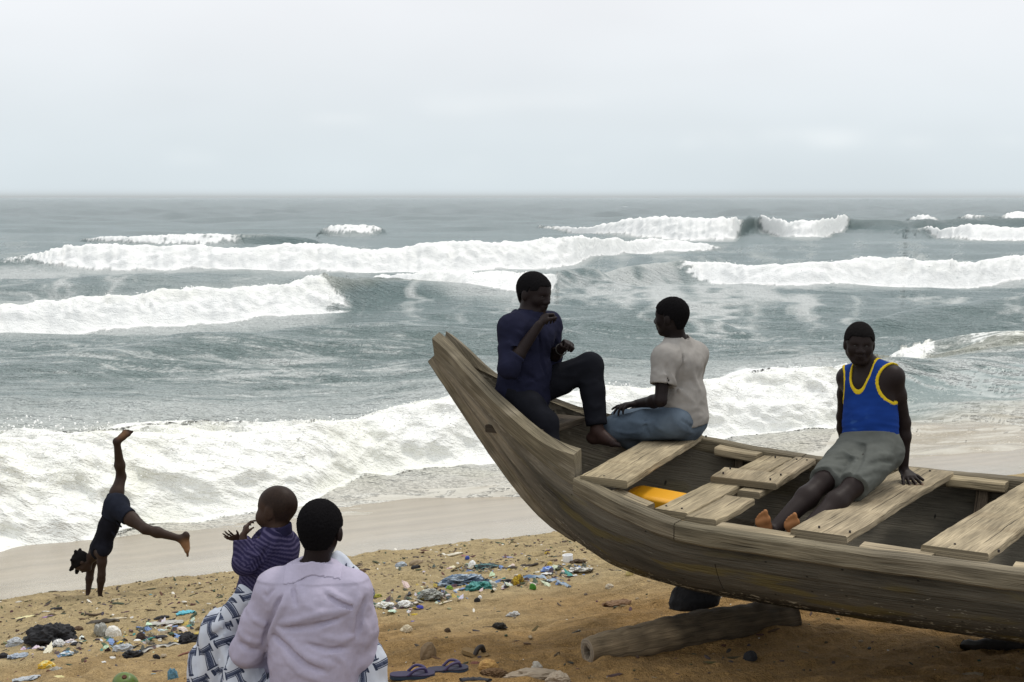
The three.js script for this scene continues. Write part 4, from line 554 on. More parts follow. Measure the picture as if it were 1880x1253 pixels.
// ---------- man in the dark blue shirt, on the bow ----------
{
  const base = boatAt(2.1, 3.18, 0), man = thing('person', 'man in dark blue shirt perched on the raised bow with one hand at his mouth', 'person', base);
  const sR = at(940, 605, 7.62), sL = at(1005, 598, 7.90), nk = at(971, 579, 7.76), hR = at(949, 726, 7.66), hL = at(972, 722, 7.84);
  const eR = at(934, 676, 7.50), wR = at(989, 598, 7.55), eL = at(1013, 656, 7.86), wL = at(1033, 640, 7.72), kR = at(1000, 778, 7.52), aR = at(1012, 880, 7.42), kL = at(1083, 672, 7.78), aL = at(1097, 792, 7.68);
  const b = new Body(); const T = addTorso(b, nk, sL, sR, hL, hR); addArm(b, sR, eR, wR); addArm(b, sL, eL, wL, 0.96); addLeg(b, hR, kR, aR); addLeg(b, hL, kL, aL);
  const H = addHead(b, at(981, 540, 7.78), V(0.80, -0.16, 0.60), V(0.10, 1, 0.03), 0.245, nk);
  addHand(b, wR, at(1006, 569, 7.62).sub(wR), V(0.75, 0.35, -0.6), -1, [0.75, 0.8, 0.85, 0.9], 0.05, 1, [0.6, 0.6]);
  addHand(b, wL, at(1047, 628, 7.66).sub(wL), V(0.2, -0.2, 1), -1, [0.85, 0.9, 0.95, 0.95], 0.05, 0.98, [0.5, 0.7]);
  addFoot(b, aL, at(1148, 804, 7.58).sub(at(1097, 797, 7.68)), V(0.1, 1, 0.05), 1, 1.0); addFoot(b, aR, V(0.8, -0.2, 0.4), UP, -1, 0.95);
  const tn_ = skinTone([0.0165, 0.0110, 0.0105]), ft = (x, y, z) => { const c = tn_(x, y, z), k = sstep(0.2, 0.05, V(x, y, z).distanceTo(aL)) * 0.02; return [c[0] + k, c[1] + k * 0.45, c[2] + k * 0.3]; };
  part(man, 'body', meshBody(b, 0.0062, base, ft), skinMat); head(man, base, H, [0.007, 0.0065, 0.007], 0.060);
  // shirt: loose, sleeves rolled to the elbow, tail hanging out
  const s = new Body(), g = 0.024; addTorso(s, nk, sL, sR, hL, hR, 1.0, g); s.ecap(along(T.wa, T.mh, 0.2), off(along(T.wa, T.mh, 0.95), V(-0.15, -0.3, 0.1), 0.03), T.side, 0.170, 0.135, 0.182, 0.150, 0.05);
  for (const [a, e] of [[sR, eR], [sL, eL]]) s.cap(a, along(a, e, 0.98), 0.074, 0.062, 0.035);
  for (const [e, w, t] of [[eR, wR, 0.22], [eL, wL, 0.25]]) s.cap(e, along(e, w, t), 0.060, 0.052, 0.02);
  const F_ = (w, h, ...q) => [q.map(([x, y]) => hit(s, x, y)), w, h];
  const fl = folds([F_(0.014, 0.016, [920, 600], [950, 612], [975, 640]), F_(0.016, 0.014, [912, 640], [935, 632], [960, 655]), F_(0.014, -0.014, [950, 660], [968, 690], [985, 700]), F_(0.015, 0.014, [925, 700], [960, 706], [995, 690]), F_(0.014, 0.014, [915, 718], [950, 722], [985, 716]), F_(0.012, -0.012, [985, 600], [992, 650], [1000, 690]), F_(0.012, 0.012, [1000, 620], [1012, 660], [1005, 690]), F_(0.014, 0.014, [940, 690], [955, 700], [965, 730])]);
  const neckD = dirTo(T.mh, nk), fwd = T.side.clone().cross(T.up).normalize(), fr = V(0.8, 0, 0.6);
  part(man, 'shirt', meshBody(s, 0.0072, base, (x, y, z) => { const m = 1 + 0.22 * fbm(x * 9, y * 9, z * 9, 3); return [0.0125 * m, 0.0135 * m, 0.029 * m]; }, (x, y, z, d) => {
    let e = d - 1.5 * fl(x, y, z) - 0.008 * ridge(x * 9, y * 10, z * 9, 2); const p = V(x, y, z), q = p.clone().sub(nk);
    e = Math.max(e, q.dot(T.up) - 0.03, q.dot(T.up) > -0.05 ? 0.060 - Math.hypot(q.dot(T.side), q.dot(fr) * 0.75) : -1);
    const hem = p.clone().sub(T.mh).dot(T.up) + 0.085 + 0.04 * Math.cos(p.clone().sub(T.mh).dot(fr) * 14) + 0.012 * n3(x * 9, z * 9); e = Math.max(e, -hem);
    for (const [sh, el, w, t] of [[sR, eR, wR, 0.30], [sL, eL, wL, 0.23]]) { const ax = dirTo(el, w), k = p.clone().sub(el).dot(ax); if (p.distanceTo(w) < 0.24 && p.distanceTo(el) < 0.13 && segD(p, el, w) < segD(p, sh, el) - 0.004) e = Math.max(e, k - el.distanceTo(w) * t); }
    return e; }), clothMat);
  const col = new Body(); col.ecap(off(nk, T.up, -0.005), off(nk, T.up, 0.028), T.side, 0.078, 0.074, 0.070, 0.066, 0.01);
  part(man, 'collar', meshBody(col, 0.006, base, plain([0.0125, 0.0135, 0.029], 0.2), (x, y, z, d) => { const q = V(x, y, z).sub(nk); return Math.max(Math.abs(d + 0.005) - 0.0065, -0.016 - q.dot(T.up), q.dot(T.up) - 0.036, (q.dot(fr) - 0.058) * 0.8); }), clothMat);
  const tr = new Body(); tr.ecap(along(T.wa, T.mh, 0.5), T.mh, T.side, 0.150, 0.118, 0.162, 0.128, 0.05);
  for (const [h, k, a] of [[hR, kR, aR], [hL, kL, aL]]) { tr.cap(h, along(h, k, 0.5), 0.100, 0.090, 0.04); tr.cap(along(h, k, 0.5), k, 0.090, 0.078, 0.03); tr.cap(k, along(k, a, 0.4), 0.076, 0.072, 0.03); tr.cap(along(k, a, 0.4), along(k, a, 0.97), 0.072, 0.060, 0.02); }
  const G_ = (w, h, ...q) => [q.map(([x, y]) => hit(tr, x, y)), w, h];
  const f2 = folds([G_(0.014, 0.013, [1010, 700], [1040, 676], [1075, 664]), G_(0.012, 0.012, [1062, 700], [1078, 706], [1096, 700]), G_(0.012, 0.012, [1075, 770], [1090, 776], [1105, 770]), G_(0.013, 0.012, [1000, 684], [1030, 690], [1060, 690]), G_(0.012, 0.010, [1080, 740], [1092, 750], [1104, 744])]);
  part(man, 'trousers', meshBody(tr, 0.0078, base, plain([0.0095, 0.010, 0.0135], 0.2, 14), (x, y, z, d) => { let e = d - f2(x, y, z) - 0.004 * ridge(x * 9, y * 12, z * 9, 2); for (const [k, a] of [[kR, aR], [kL, aL]]) { const p = V(x, y, z), ax = dirTo(k, a); if (p.distanceTo(a) < 0.16) e = Math.max(e, p.clone().sub(a).dot(ax) + 0.035); } return e; }), clothMat);
  // thin cord at the left wrist
  const br = new THREE.TorusGeometry(0.034, 0.0035, 6, 22), m = part(man, 'wrist_band', br, STD({ color: RGB(0.02, 0.018, 0.016), roughness: 0.7 })); m.position.copy(along(eL, wL, 0.86)).sub(base); m.quaternion.setFromUnitVectors(V(0, 0, 1), dirTo(eL, wL));
}
// ---------- youth in the pale T-shirt ----------
{
  const base = boatAt(1.42, 3.05, 0.62), man = thing('person', 'youth in pale grey T-shirt and blue jeans sitting with his back turned', 'person', base);
  const sL = at(1221, 656, 7.69), sR = at(1277, 652, 7.95), nk = at(1243, 626, 7.84), hL = at(1240, 776, 7.71), hR = at(1270, 772, 7.97);
  const eL = at(1213, 736, 7.61), wL = at(1171, 741, 7.79), eR = at(1262, 730, 8.17), wR = at(1200, 745, 8.17), kL = at(1128, 786, 7.80), aL = at(1218, 852, 8.02), kR = at(1140, 774, 8.05), aR = at(1225, 840, 8.20);
  const b = new Body(), T = addTorso(b, nk, sL, sR, hL, hR, 0.90); addArm(b, sL, eL, wL, 0.95); addArm(b, sR, eR, wR, 0.95); addLeg(b, hL, kL, aL, 0.92); addLeg(b, hR, kR, aR, 0.92);
  const H = addHead(b, at(1232, 583, 7.82), V(-0.86, -0.03, -0.50), V(-0.02, 1, 0.02), 0.230, nk);
  addHand(b, wL, at(1142, 744, 7.77).sub(wL), V(-0.1, -1, 0.1), -1, [0.15, 0.3, 0.4, 0.45], 0.14, 1, [0.7, 0.35]); addHand(b, wR, V(-1, 0, 0), V(0, -1, 0), 1, [0.2, 0.2, 0.3, 0.3], 0.1, 1);
  addFoot(b, aL, V(-0.7, -0.3, -0.4), UP, 1, 0.9); addFoot(b, aR, V(-0.7, -0.3, -0.4), UP, -1, 0.9);
  const tn_ = skinTone([0.0145, 0.0100, 0.0095]); part(man, 'body', meshBody(b, 0.0064, base, tn_), skinMat); head(man, base, H, [0.006, 0.0055, 0.006], 0.056);
  const s = new Body(); addTorso(s, nk, sL, sR, hL, hR, 0.90, 0.018); s.ecap(along(T.wa, T.mh, 0.1), along(T.wa, T.mh, 0.85), T.side, 0.158, 0.126, 0.165, 0.140, 0.05);
  for (const [a, e] of [[sL, eL], [sR, eR]]) s.cap(a, along(a, e, 0.66), 0.070, 0.072, 0.03);
  const F_ = (w, h, ...q) => [q.map(([x, y]) => hit(s, x, y)), w, h];
  const fl = folds([F_(0.014, -0.012, [1250, 640], [1252, 680], [1246, 720]), F_(0.014, 0.010, [1232, 690], [1250, 720], [1275, 740]), F_(0.014, 0.012, [1226, 740], [1250, 752], [1284, 750]), F_(0.012, -0.014, [1222, 668], [1228, 690], [1226, 720]), F_(0.016, 0.010, [1262, 650], [1272, 690], [1286, 720]), F_(0.012, 0.009, [1230, 764], [1256, 770], [1286, 764]), F_(0.010, 0.008, [1200, 680], [1214, 690], [1226, 688])]);
  const fr = T.side.clone().cross(T.up).normalize();
  part(man, 't_shirt', meshBody(s, 0.0072, base, (x, y, z) => { const m = 1 + 0.10 * fbm(x * 7, y * 7, z * 7, 3) + 0.05 * n3(x * 60, y * 60, z * 60); return [0.285 * m, 0.268 * m, 0.248 * m]; }, (x, y, z, d) => {
    const p = V(x, y, z), q = p.clone().sub(nk); let e = d - 1.4 * fl(x, y, z) - 0.007 * ridge(x * 8, y * 10, z * 8, 2);
    e = Math.max(e, -(q.dot(T.up) > -0.08 ? Math.hypot(q.dot(T.side), q.dot(T.side.clone().cross(T.up)) * 0.9) - 0.066 : 1), q.dot(T.up) - 0.03); e = Math.max(e, -(p.clone().sub(T.mh).dot(T.up) + 0.015 + 0.01 * n3(x * 9, z * 9)));
    for (const [a, el] of [[sL, eL], [sR, eR]]) { const ax = dirTo(a, el), L = a.distanceTo(el), k = p.clone().sub(a).dot(ax), r = p.clone().sub(off(a, ax, k)).length(); if (k > 0.4 * L && r < 0.10) e = Math.max(e, k - 0.64 * L, k > 0.5 * L ? -(r - 0.056) : -1); }
    return e; }), clothMat);
  const col = new Body(); col.ecap(off(nk, T.up, -0.05), off(nk, T.up, 0.012), T.side, 0.073, 0.076, 0.069, 0.070, 0.01); part(man, 'neckband', meshBody(col, 0.005, base, plain([0.27, 0.25, 0.24], 0.1), (x, y, z, d) => { const q = V(x, y, z).sub(nk); return Math.max(Math.abs(d + 0.004) - 0.005, -0.012 - q.dot(T.up), q.dot(T.up) - 0.012); }), clothMat);
  const tr = new Body(); tr.ecap(along(T.wa, T.mh, 0.6), T.mh, T.side, 0.142, 0.112, 0.155, 0.132, 0.05);
  for (const [h, k, a] of [[hL, kL, aL], [hR, kR, aR]]) { tr.cap(h, along(h, k, 0.5), 0.100, 0.088, 0.04); tr.cap(along(h, k, 0.5), k, 0.088, 0.070, 0.03); tr.cap(k, along(k, a, 0.97), 0.068, 0.058, 0.03); }
  const G_ = (w, h, ...q) => [q.map(([x, y]) => hit(tr, x, y)), w, h];
  const f2 = folds([G_(0.010, -0.010, [1184, 768], [1186, 785], [1192, 800]), G_(0.012, 0.010, [1150, 772], [1175, 778], [1200, 776]), G_(0.010, 0.010, [1196, 770], [1206, 784], [1220, 792]), G_(0.010, 0.009, [1240, 778], [1255, 790], [1275, 796]), G_(0.010, -0.009, [1250, 772], [1268, 784], [1285, 786]), G_(0.010, 0.008, [1125, 790], [1150, 796], [1180, 794])]);
  part(man, 'jeans', meshBody(tr, 0.0074, base, (x, y, z) => { const m = 1 + 0.22 * fbm(x * 11, y * 11, z * 11, 3) + 0.06 * n3(x * 90, y * 90, z * 90), f = 0.5 + 0.5 * sstep(-0.3, 0.4, n3(x * 4, y * 8, z * 4)); return [0.082 * m * (0.6 + 0.6 * f), 0.110 * m * (0.65 + 0.5 * f), 0.145 * m * (0.7 + 0.4 * f)]; }, (x, y, z, d) => { let e = d - f2(x, y, z) - 0.004 * ridge(x * 9, y * 12, z * 9, 2); for (const [k, a] of [[kL, aL], [kR, aR]]) { const p = V(x, y, z); if (p.distanceTo(a) < 0.14) e = Math.max(e, p.clone().sub(a).dot(dirTo(k, a)) + 0.03); } return e; }), clothMat);
}
// ---------- girl turning a cartwheel at the edge of the sand ----------
{
  const g0 = groundAt(172, 1099), D = -g0.z, base = g0, man = thing('person', 'girl in dark top and shorts upside down on her hands in a cartwheel', 'person', base);
  const P = (x, y, d = 0) => at(x, y, D + d), s = 0.80;
  const sL = P(174, 1014, 0.14), sR = P(187, 1016, -0.14), nk = P(172, 1020, 0.02), hL = P(206, 934, 0.08), hR = P(217, 936, -0.08), eL = P(165, 1052, 0.13), wL = P(161, 1088, 0.10), eR = P(186, 1056, -0.14), wR = P(183, 1088, -0.10);
  const kL = P(222, 876, 0.22), aL = P(214, 811, 0.10), kR = P(266, 972, -0.24), aR = P(332, 990, -0.20);
  const b = new Body(), T = addTorso(b, nk, sL, sR, hL, hR, 0.74); addArm(b, sL, eL, wL, 0.84); addArm(b, sR, eR, wR, 0.88); addLeg(b, hL, kL, aL, 0.82); addLeg(b, hR, kR, aR, 0.82);
  const H = addHead(b, P(151, 1033, 0.02), V(-0.25, -0.95, 0.15), V(-0.95, 0.10, 0.05), 0.19, nk);
  addHand(b, wL, V(-0.25, -1, 0.1), V(1, -0.4, 0), 1, [0.2, 0.2, 0.2, 0.2], 0.15, 0.8); addHand(b, wR, V(-0.15, -1, 0.1), V(1, -0.4, 0), -1, [0.2, 0.2, 0.2, 0.2], 0.15, 0.8);
  addFoot(b, aL, P(232, 786, 0.05).sub(P(212, 804, 0.08)), V(-0.75, -0.65, 0), 1, 0.92); addFoot(b, aR, P(338, 1026, -0.2).sub(P(337, 990, -0.2)), V(-1, 0.05, 0.1), -1, 0.92);
  const tn_ = skinTone([0.034, 0.021, 0.016]); part(man, 'body', meshBody(b, 0.0082, base, (x, y, z) => { const c = tn_(x, y, z), k = Math.max(sstep(0.10, 0.02, V(x, y, z).distanceTo(P(222, 794, 0.06))), sstep(0.11, 0.03, V(x, y, z).distanceTo(P(341, 1004, -0.2)))); return [mix(c[0], 0.19, k), mix(c[1], 0.10, k), mix(c[2], 0.05, k)]; }), skinMat);
  const hb = hairBody(H, 0.012); for (const [x, y, d] of [[138, 1013, 0], [129, 1047, 0.02], [131, 1029, -0.05], [140, 1052, 0.05], [146, 1010, 0.04]]) hb.cap(along(H.L(0, 0.03, -0.02), P(x, y, d), 0.6), P(x, y, d), 0.030, 0.015, 0.012);
  part(man, 'hair', meshBody(hb, 0.0055, base, plain([0.009, 0.008, 0.008], 0.3, 90), (x, y, z, d) => { const p = V(x, y, z).sub(H.L(0, 0, 0)); if (p.length() > 0.105) return d + 0.006 * n3(x * 90, y * 90, z * 90); return Math.max(d + 0.004 * n3(x * 130, y * 130, z * 130), (-0.05 - p.dot(H.fr.Y) + 1.15 * Math.max(0, p.dot(H.fr.Z) + 0.02)) * 0.7); }), hairMat);
  const t = new Body(); addTorso(t, nk, sL, sR, hL, hR, 0.76, 0.006); t.ell(P(194, 1004, -0.06), V(1, 0, 0), UP, V(0, 0, 1), 0.055, 0.055, 0.06, 0.04); const ff = T.side.clone().cross(T.up);
  part(man, 'top', meshBody(t, 0.0082, base, plain([0.0085, 0.0085, 0.012], 0.25, 20), (x, y, z, d) => { const p = V(x, y, z), h = p.clone().sub(T.mh).dot(T.up), q = p.clone().sub(T.ms), a = q.dot(T.side), u = q.dot(T.up); return Math.max(d - 0.003 * ridge(x * 10, y * 10, z * 10, 2), -(h - 0.07), -(Math.hypot((Math.abs(a) - 0.16) / 0.065, (u + 0.0) / 0.07) - 1) * 0.06, -(Math.hypot(a / 0.055, (u - 0.06) / 0.07) - 1) * 0.05); }), clothMat);
  for (const [p0, p1] of [[P(214, 960, -0.1), P(222, 968, -0.16)], [P(206, 978, -0.1), P(211, 985, -0.14)]]) { const tail = new Body(); tail.cap(p0, p1, 0.015, 0.008, 0.01); part(man, 'top_tie', meshBody(tail, 0.005, base, plain([0.0085, 0.0085, 0.012])), clothMat); }
  const st = new Body(); st.ecap(along(T.wa, T.mh, 0.45), off(T.mh, T.up, -0.03), T.side, 0.118, 0.098, 0.126, 0.118, 0.05); for (const [h, k] of [[hL, kL], [hR, kR]]) st.cap(h, along(h, k, 0.6), 0.084, 0.074, 0.035);
  part(man, 'shorts', meshBody(st, 0.0082, base, plain([0.012, 0.014, 0.022], 0.2, 20), (x, y, z, d) => { let e = d - 0.003 * ridge(x * 11, y * 11, z * 11, 2); const p = V(x, y, z); e = Math.max(e, p.clone().sub(T.mh).dot(T.up) - 0.085); for (const [h, k] of [[hL, kL], [hR, kR]]) { const ax = dirTo(h, k); if (p.distanceTo(along(h, k, 0.6)) < 0.16) e = Math.max(e, p.clone().sub(h).dot(ax) - h.distanceTo(k) * 0.40); } return e; }), clothMat);
}
// ---------- woman in the lavender shirt, seated on a low stool, with the toddler in her arm ----------
const printTex = (() => {                                          // printed wrapper: pale ground, navy bands with a row of strokes
  const w = 1024, c = document.createElement('canvas'); c.width = c.height = w; const g = c.getContext('2d'); g.fillStyle = '#bcc1cb'; g.fillRect(0, 0, w, w);
  const navy = '#2a3248'; reseed(77);
  const band = (x, y, L, a) => { g.save(); g.translate(x, y); g.rotate(a); g.fillStyle = navy; g.fillRect(0, 0, L, 66); g.fillStyle = '#9aa0b0'; g.fillRect(8, 9, L - 16, 7); g.fillRect(8, 52, L - 16, 6); g.fillStyle = '#4a5268'; g.fillRect(10, 20, L - 20, 28); g.strokeStyle = navy; g.lineWidth = 7; for (let q = 18; q < L - 24; q += 17) { g.beginPath(); g.moveTo(q, 26 + 6 * rnd()); g.lineTo(q + 6 * rnd() - 3, 46); if (rnd() < 0.6) g.lineTo(q + 9, 46 - 18 * rnd()); g.stroke(); } g.fillStyle = navy; g.fillRect(-12, -8, 16, 82); g.fillRect(L - 6, -8, 16, 82); g.restore(); };
  for (let i = -1; i < 4; i++) for (let j = -1; j < 4; j++) for (const [dx, dy] of [[0, 0]]) { const x = i * 256 + (j & 1) * 128, y = j * 256 + 20; band(x + 40, y + 40, 190, 0.0); band(x + 205, y + 85, 180, Math.PI / 2); }
  const t = new THREE.CanvasTexture(c); t.wrapS = t.wrapT = THREE.RepeatWrapping; t.colorSpace = THREE.SRGBColorSpace; return t;
})();
const printMat = STD({ map: printTex, roughness: 0.95 });
{
  const D = 5.5, P = (x, y, d = 0) => at(x, y, D + d), sL = P(505, 1084, 0.02), sR = P(646, 1086, -0.01), nk = P(578, 1046, 0.03), hL = P(530, 1312, 0.02), hR = P(625, 1316, 0.0);
  const fx = (sL.x + sR.x) / 2, gy = ground(fx, D), base = V(fx, gy, -D), man = thing('person', 'woman in lavender shirt seen from behind holding a toddler on the sand', 'person', base);
  const eL = P(453, 1196, 0.06), wL = P(500, 1216, -0.0 + 0.34), eR = P(668, 1204, 0.04), wR = P(610, 1215, 0.36), kL = P(470, 1330, 0.42), kR = P(640, 1335, 0.46), aL = V(kL.x, gy + 0.08, kL.z - 0.02), aR = V(kR.x, gy + 0.08, kR.z - 0.02);
  const b = new Body(), T = addTorso(b, nk, sL, sR, hL, hR, 0.98); addArm(b, sL, eL, wL, 0.95); addArm(b, sR, eR, wR, 0.95); addLeg(b, hL, kL, aL, 0.95); addLeg(b, hR, kR, aR, 0.95);
  const H = addHead(b, P(588, 974, 0.05), V(0.16, -0.10, -1), V(0, 1, -0.06), 0.236, off(nk, V(0, 0, -1), 0.01));
  addHand(b, wL, V(0.8, 0.1, -0.4), V(0, 0.3, 1), 1, [0.3, 0.3, 0.3, 0.3], 0.1, 0.92); addHand(b, wR, V(-0.8, 0.1, -0.4), V(0, 0.3, 1), -1, [0.3, 0.3, 0.3, 0.3], 0.1, 0.92); addFoot(b, aL, V(-0.1, 0, -1), UP, 1, 0.9); addFoot(b, aR, V(0.1, 0, -1), UP, -1, 0.9);
  b.ell(H.L(-0.092, -0.012, -0.016), H.fr.X, H.fr.Y, H.fr.Z, 0.012, 0.034, 0.022, 0.008);
  part(man, 'body', meshBody(b, 0.0068, base, skinTone([0.018, 0.012, 0.011])), skinMat);
  const hb = hairBody(H, 0.019); part(man, 'hair', meshBody(hb, 0.0042, base, plain([0.006, 0.0055, 0.006], 0.4, 160), hairPost(H, 0.05, 0.0032)), hairMat);
  // shirt
  const s = new Body(); addTorso(s, nk, sL, sR, hL, hR, 1.0, 0.018); s.ecap(along(T.ms, T.mh, 0.1), along(T.ms, T.mh, 0.5), T.side, 0.196, 0.128, 0.178, 0.130, 0.06); s.ecap(along(T.ms, T.mh, 0.5), along(T.ms, T.mh, 1.0), T.side, 0.178, 0.135, 0.205, 0.150, 0.06);
  for (const [a, e, w] of [[sL, eL, wL], [sR, eR, wR]]) { s.cap(a, along(a, e, 0.55), 0.078, 0.076, 0.03); s.cap(along(a, e, 0.5), e, 0.076, 0.068, 0.03); s.cap(e, along(e, w, 0.75), 0.066, 0.056, 0.025); }
  const F_ = (w, h, ...q) => [q.map(([x, y]) => hit(s, x, y)), w, h];
  const fl = folds([
    F_(0.008, 0.010, [545, 1074], [550, 1088], [558, 1110]), F_(0.008, -0.008, [538, 1078], [540, 1096], [545, 1115]),
    F_(0.013, 0.020, [533, 1086], [520, 1112], [504, 1146], [492, 1176]), F_(0.011, -0.020, [518, 1096], [503, 1126], [494, 1152], [484, 1180]), F_(0.012, 0.015, [505, 1150], [530, 1175], [566, 1208], [610, 1222]), F_(0.011, -0.014, [500, 1164], [528, 1190], [562, 1222], [600, 1236]),
    F_(0.012, 0.014, [508, 1144], [545, 1140], [590, 1126], [640, 1120]), F_(0.012, -0.012, [520, 1156], [570, 1152], [630, 1134]), F_(0.011, 0.013, [598, 1082], [620, 1096], [648, 1108]), F_(0.010, -0.010, [600, 1094], [622, 1108], [650, 1118]),
    F_(0.011, -0.018, [671, 1096], [660, 1130], [655, 1168]), F_(0.011, 0.016, [660, 1094], [648, 1130], [646, 1160]), F_(0.013, 0.012, [520, 1200], [550, 1235], [590, 1250]), F_(0.013, 0.012, [590, 1168], [625, 1176], [650, 1168]), F_(0.012, -0.010, [560, 1182], [600, 1194], [640, 1190]),
    F_(0.013, 0.012, [440, 1160], [458, 1176], [480, 1180]), F_(0.012, 0.012, [455, 1120], [470, 1140], [490, 1150]), F_(0.011, -0.010, [438, 1178], [455, 1192], [476, 1194]), F_(0.012, 0.012, [668, 1140], [676, 1165], [672, 1190]), F_(0.009, -0.006, [484, 1088], [490, 1098], [505, 1080]), F_(0.012, 0.011, [610, 1200], [630, 1215], [640, 1245])]);
  const yoke = V(0, -1, 0), yk = hit(s, 600, 1073);
  const lav = (x, y, z) => { const sy_ = y - yk.y - 0.02 * (x - yk.x), m = 1 - 0.08 * Math.exp(-((sy_ / 0.0035) ** 2)) + 0.07 * fbm(x * 8, y * 8, z * 8, 3) + 0.05 * n3(x * 140, y * 40, z * 140) + 0.04 * n3(x * 40, y * 150, z * 40); return [0.388 * m, 0.356 * m, 0.450 * m]; };
  part(man, 'shirt', meshBody(s, 0.0058, base, lav, (x, y, z, d) => {
    const p = V(x, y, z), q = p.clone().sub(nk); let e = d - 1.7 * fl(x, y, z) - 0.006 * ridge(x * 6, y * 8, z * 6 + 2, 3) - 0.0025 * n3(x * 22, y * 26, z * 22);
    e -= 0.003 * sstep(-0.006, 0.0, y - yk.y - 0.02 * (x - yk.x)); e = Math.max(e, q.y - 0.025, -((q.y > -0.05 ? Math.hypot(q.x, q.z * 0.9) : 1) - 0.062));
    return e; }), clothMat);
  const col = s.copy(); col.ecap(off(nk, UP, -0.04), off(nk, UP, 0.06), V(1, 0, 0), 0.108, 0.096, 0.080, 0.076, 0.02);
  part(man, 'collar', meshBody(col, 0.005, base, (x, y, z) => lav(x, y, z).map((q) => q * 1.06), (x, y, z, d) => { const q = V(x, y, z).sub(nk), lo = 0.002 - 0.16 * Math.abs(q.x - 0.01) - 0.02 * sstep(0, -0.09, q.x) + 0.004 * n3(x * 12, z * 12); return Math.max(d - 0.008, lo - q.y, q.y - 0.058 + 0.25 * Math.abs(q.x), Math.abs(q.x) - 0.125, 0.064 - Math.hypot(q.x, q.z * 0.9)); }), clothMat);
  // wrapper: over the lap and bunched at both sides
  const wv = (p, k) => [p.x * 2.6 + p.z * 1.3 + k, p.y * 2.6 + 0.4 * p.x];
  const wrapCloth = (name, bodyW, k, clip, fl2, label) => { const f = fl2 ?? (() => 0); part(man, name, meshBody(bodyW, 0.0075, base, () => [1, 1, 1], (x, y, z, d) => Math.max(d - f(x, y, z) - 0.022 * ridge(x * 12 + k + 2.5 * y, y * 2.5, z * 12, 3), clip ? clip(x, y, z) : -1), (x, y, z) => { const p = V(x, y, z); return [2.3 * (p.x * 0.8 + p.z * 0.55 + 0.35 * p.y) + k + 0.06 * n3(x * 6, y * 6, z * 6), 2.3 * (p.y * 0.9 - 0.4 * p.x) + 0.06 * n3(x * 6, y * 6, z * 6 + 9)]; }), printMat, label); };
  const w = new Body(); w.ecap(off(T.mh, UP, 0.02), off(T.mh, UP, -0.12), T.side, 0.235, 0.175, 0.25, 0.19, 0.05); for (const [h, q] of [[hL, kL], [hR, kR]]) { w.cap(h, q, 0.135, 0.115, 0.08); w.cap(q, V(q.x, gy + 0.15, q.z - 0.02), 0.115, 0.13, 0.06); } w.cap(kL, kR, 0.12, 0.12, 0.08);
  wrapCloth('wrapper_skirt', w, 0, (x, y, z) => Math.max(gy + 0.06 - y, -1));
  const wl = new Body(); wl.cap(P(440, 1112, 0.22), P(412, 1160, 0.26), 0.040, 0.075, 0.05); wl.cap(P(412, 1160, 0.26), P(392, 1215, 0.28), 0.075, 0.085, 0.06); wl.cap(P(392, 1215, 0.28), P(388, 1310, 0.30), 0.085, 0.13, 0.06); wl.cap(P(445, 1225, 0.14), P(450, 1310, 0.14), 0.075, 0.11, 0.06); wl.cap(P(400, 1150, 0.22), P(380, 1180, 0.22), 0.05, 0.035, 0.03);
  const G_ = (w_, h, ...q) => [q.map(([x, y]) => hit(wl, x, y)), w_, h];
  wrapCloth('wrapper_fold', wl, 0.37, null, folds([G_(0.016, 0.018, [440, 1110], [412, 1140], [378, 1160]), G_(0.016, -0.018, [432, 1130], [408, 1160], [388, 1175]), G_(0.016, 0.018, [410, 1160], [392, 1200], [370, 1250]), G_(0.014, -0.016, [420, 1180], [410, 1220], [400, 1250]), G_(0.015, 0.016, [470, 1215], [455, 1235], [440, 1255])]), 'bunched printed cloth hanging at her left side');
  const wr_ = new Body(); wr_.cap(P(668, 1170, 0.06), P(682, 1215, 0.04), 0.030, 0.048, 0.04); wr_.cap(P(682, 1215, 0.04), P(676, 1300, 0.02), 0.050, 0.085, 0.04); wr_.cap(P(688, 1190, 0.05), P(692, 1260, 0.03), 0.020, 0.024, 0.02);
  wrapCloth('wrapper_fold', wr_, 0.71, null, null, 'printed cloth tucked under her right elbow');
  const ws = new Body(); ws.cap(P(618, 1030, 0.09), P(650, 1062, 0.10), 0.024, 0.028, 0.03); ws.cap(P(650, 1062, 0.10), P(672, 1092, 0.09), 0.028, 0.024, 0.03); wrapCloth('wrapper_shoulder', ws, 0.15, null, null, 'printed cloth showing over her right shoulder');
  // ---------- toddler ----------
  const kid = thing('person', 'toddler in striped dark purple sweater held up by the woman, facing left', 'person', P(470, 1120, 0.24).clone());
  const kb = kid.position, K = (x, y, d = 0) => at(x, y, 5.74 + d), c = 0.64;
  const kn = K(508, 976, 0), ksL = K(486, 1000, -0.06), ksR = K(522, 1000, 0.09), khL = K(462, 1090, -0.05), khR = K(500, 1092, 0.07), keL = K(449, 1034, -0.13), kwL = K(446, 984, -0.10), keR = K(468, 1030, 0.16), kwR = K(440, 992, 0.09), kkL = K(430, 1130, -0.02), kkR = K(440, 1135, 0.08), kaL = K(440, 1195, 0.02), kaR = K(460, 1195, 0.1);
  const bb = new Body(), KT = addTorso(bb, kn, ksL, ksR, khL, khR, 0.58); addArm(bb, ksL, keL, kwL, 0.62); addArm(bb, ksR, keR, kwR, 0.62); addLeg(bb, khL, kkL, kaL, 0.6); addLeg(bb, khR, kkR, kaR, 0.6);
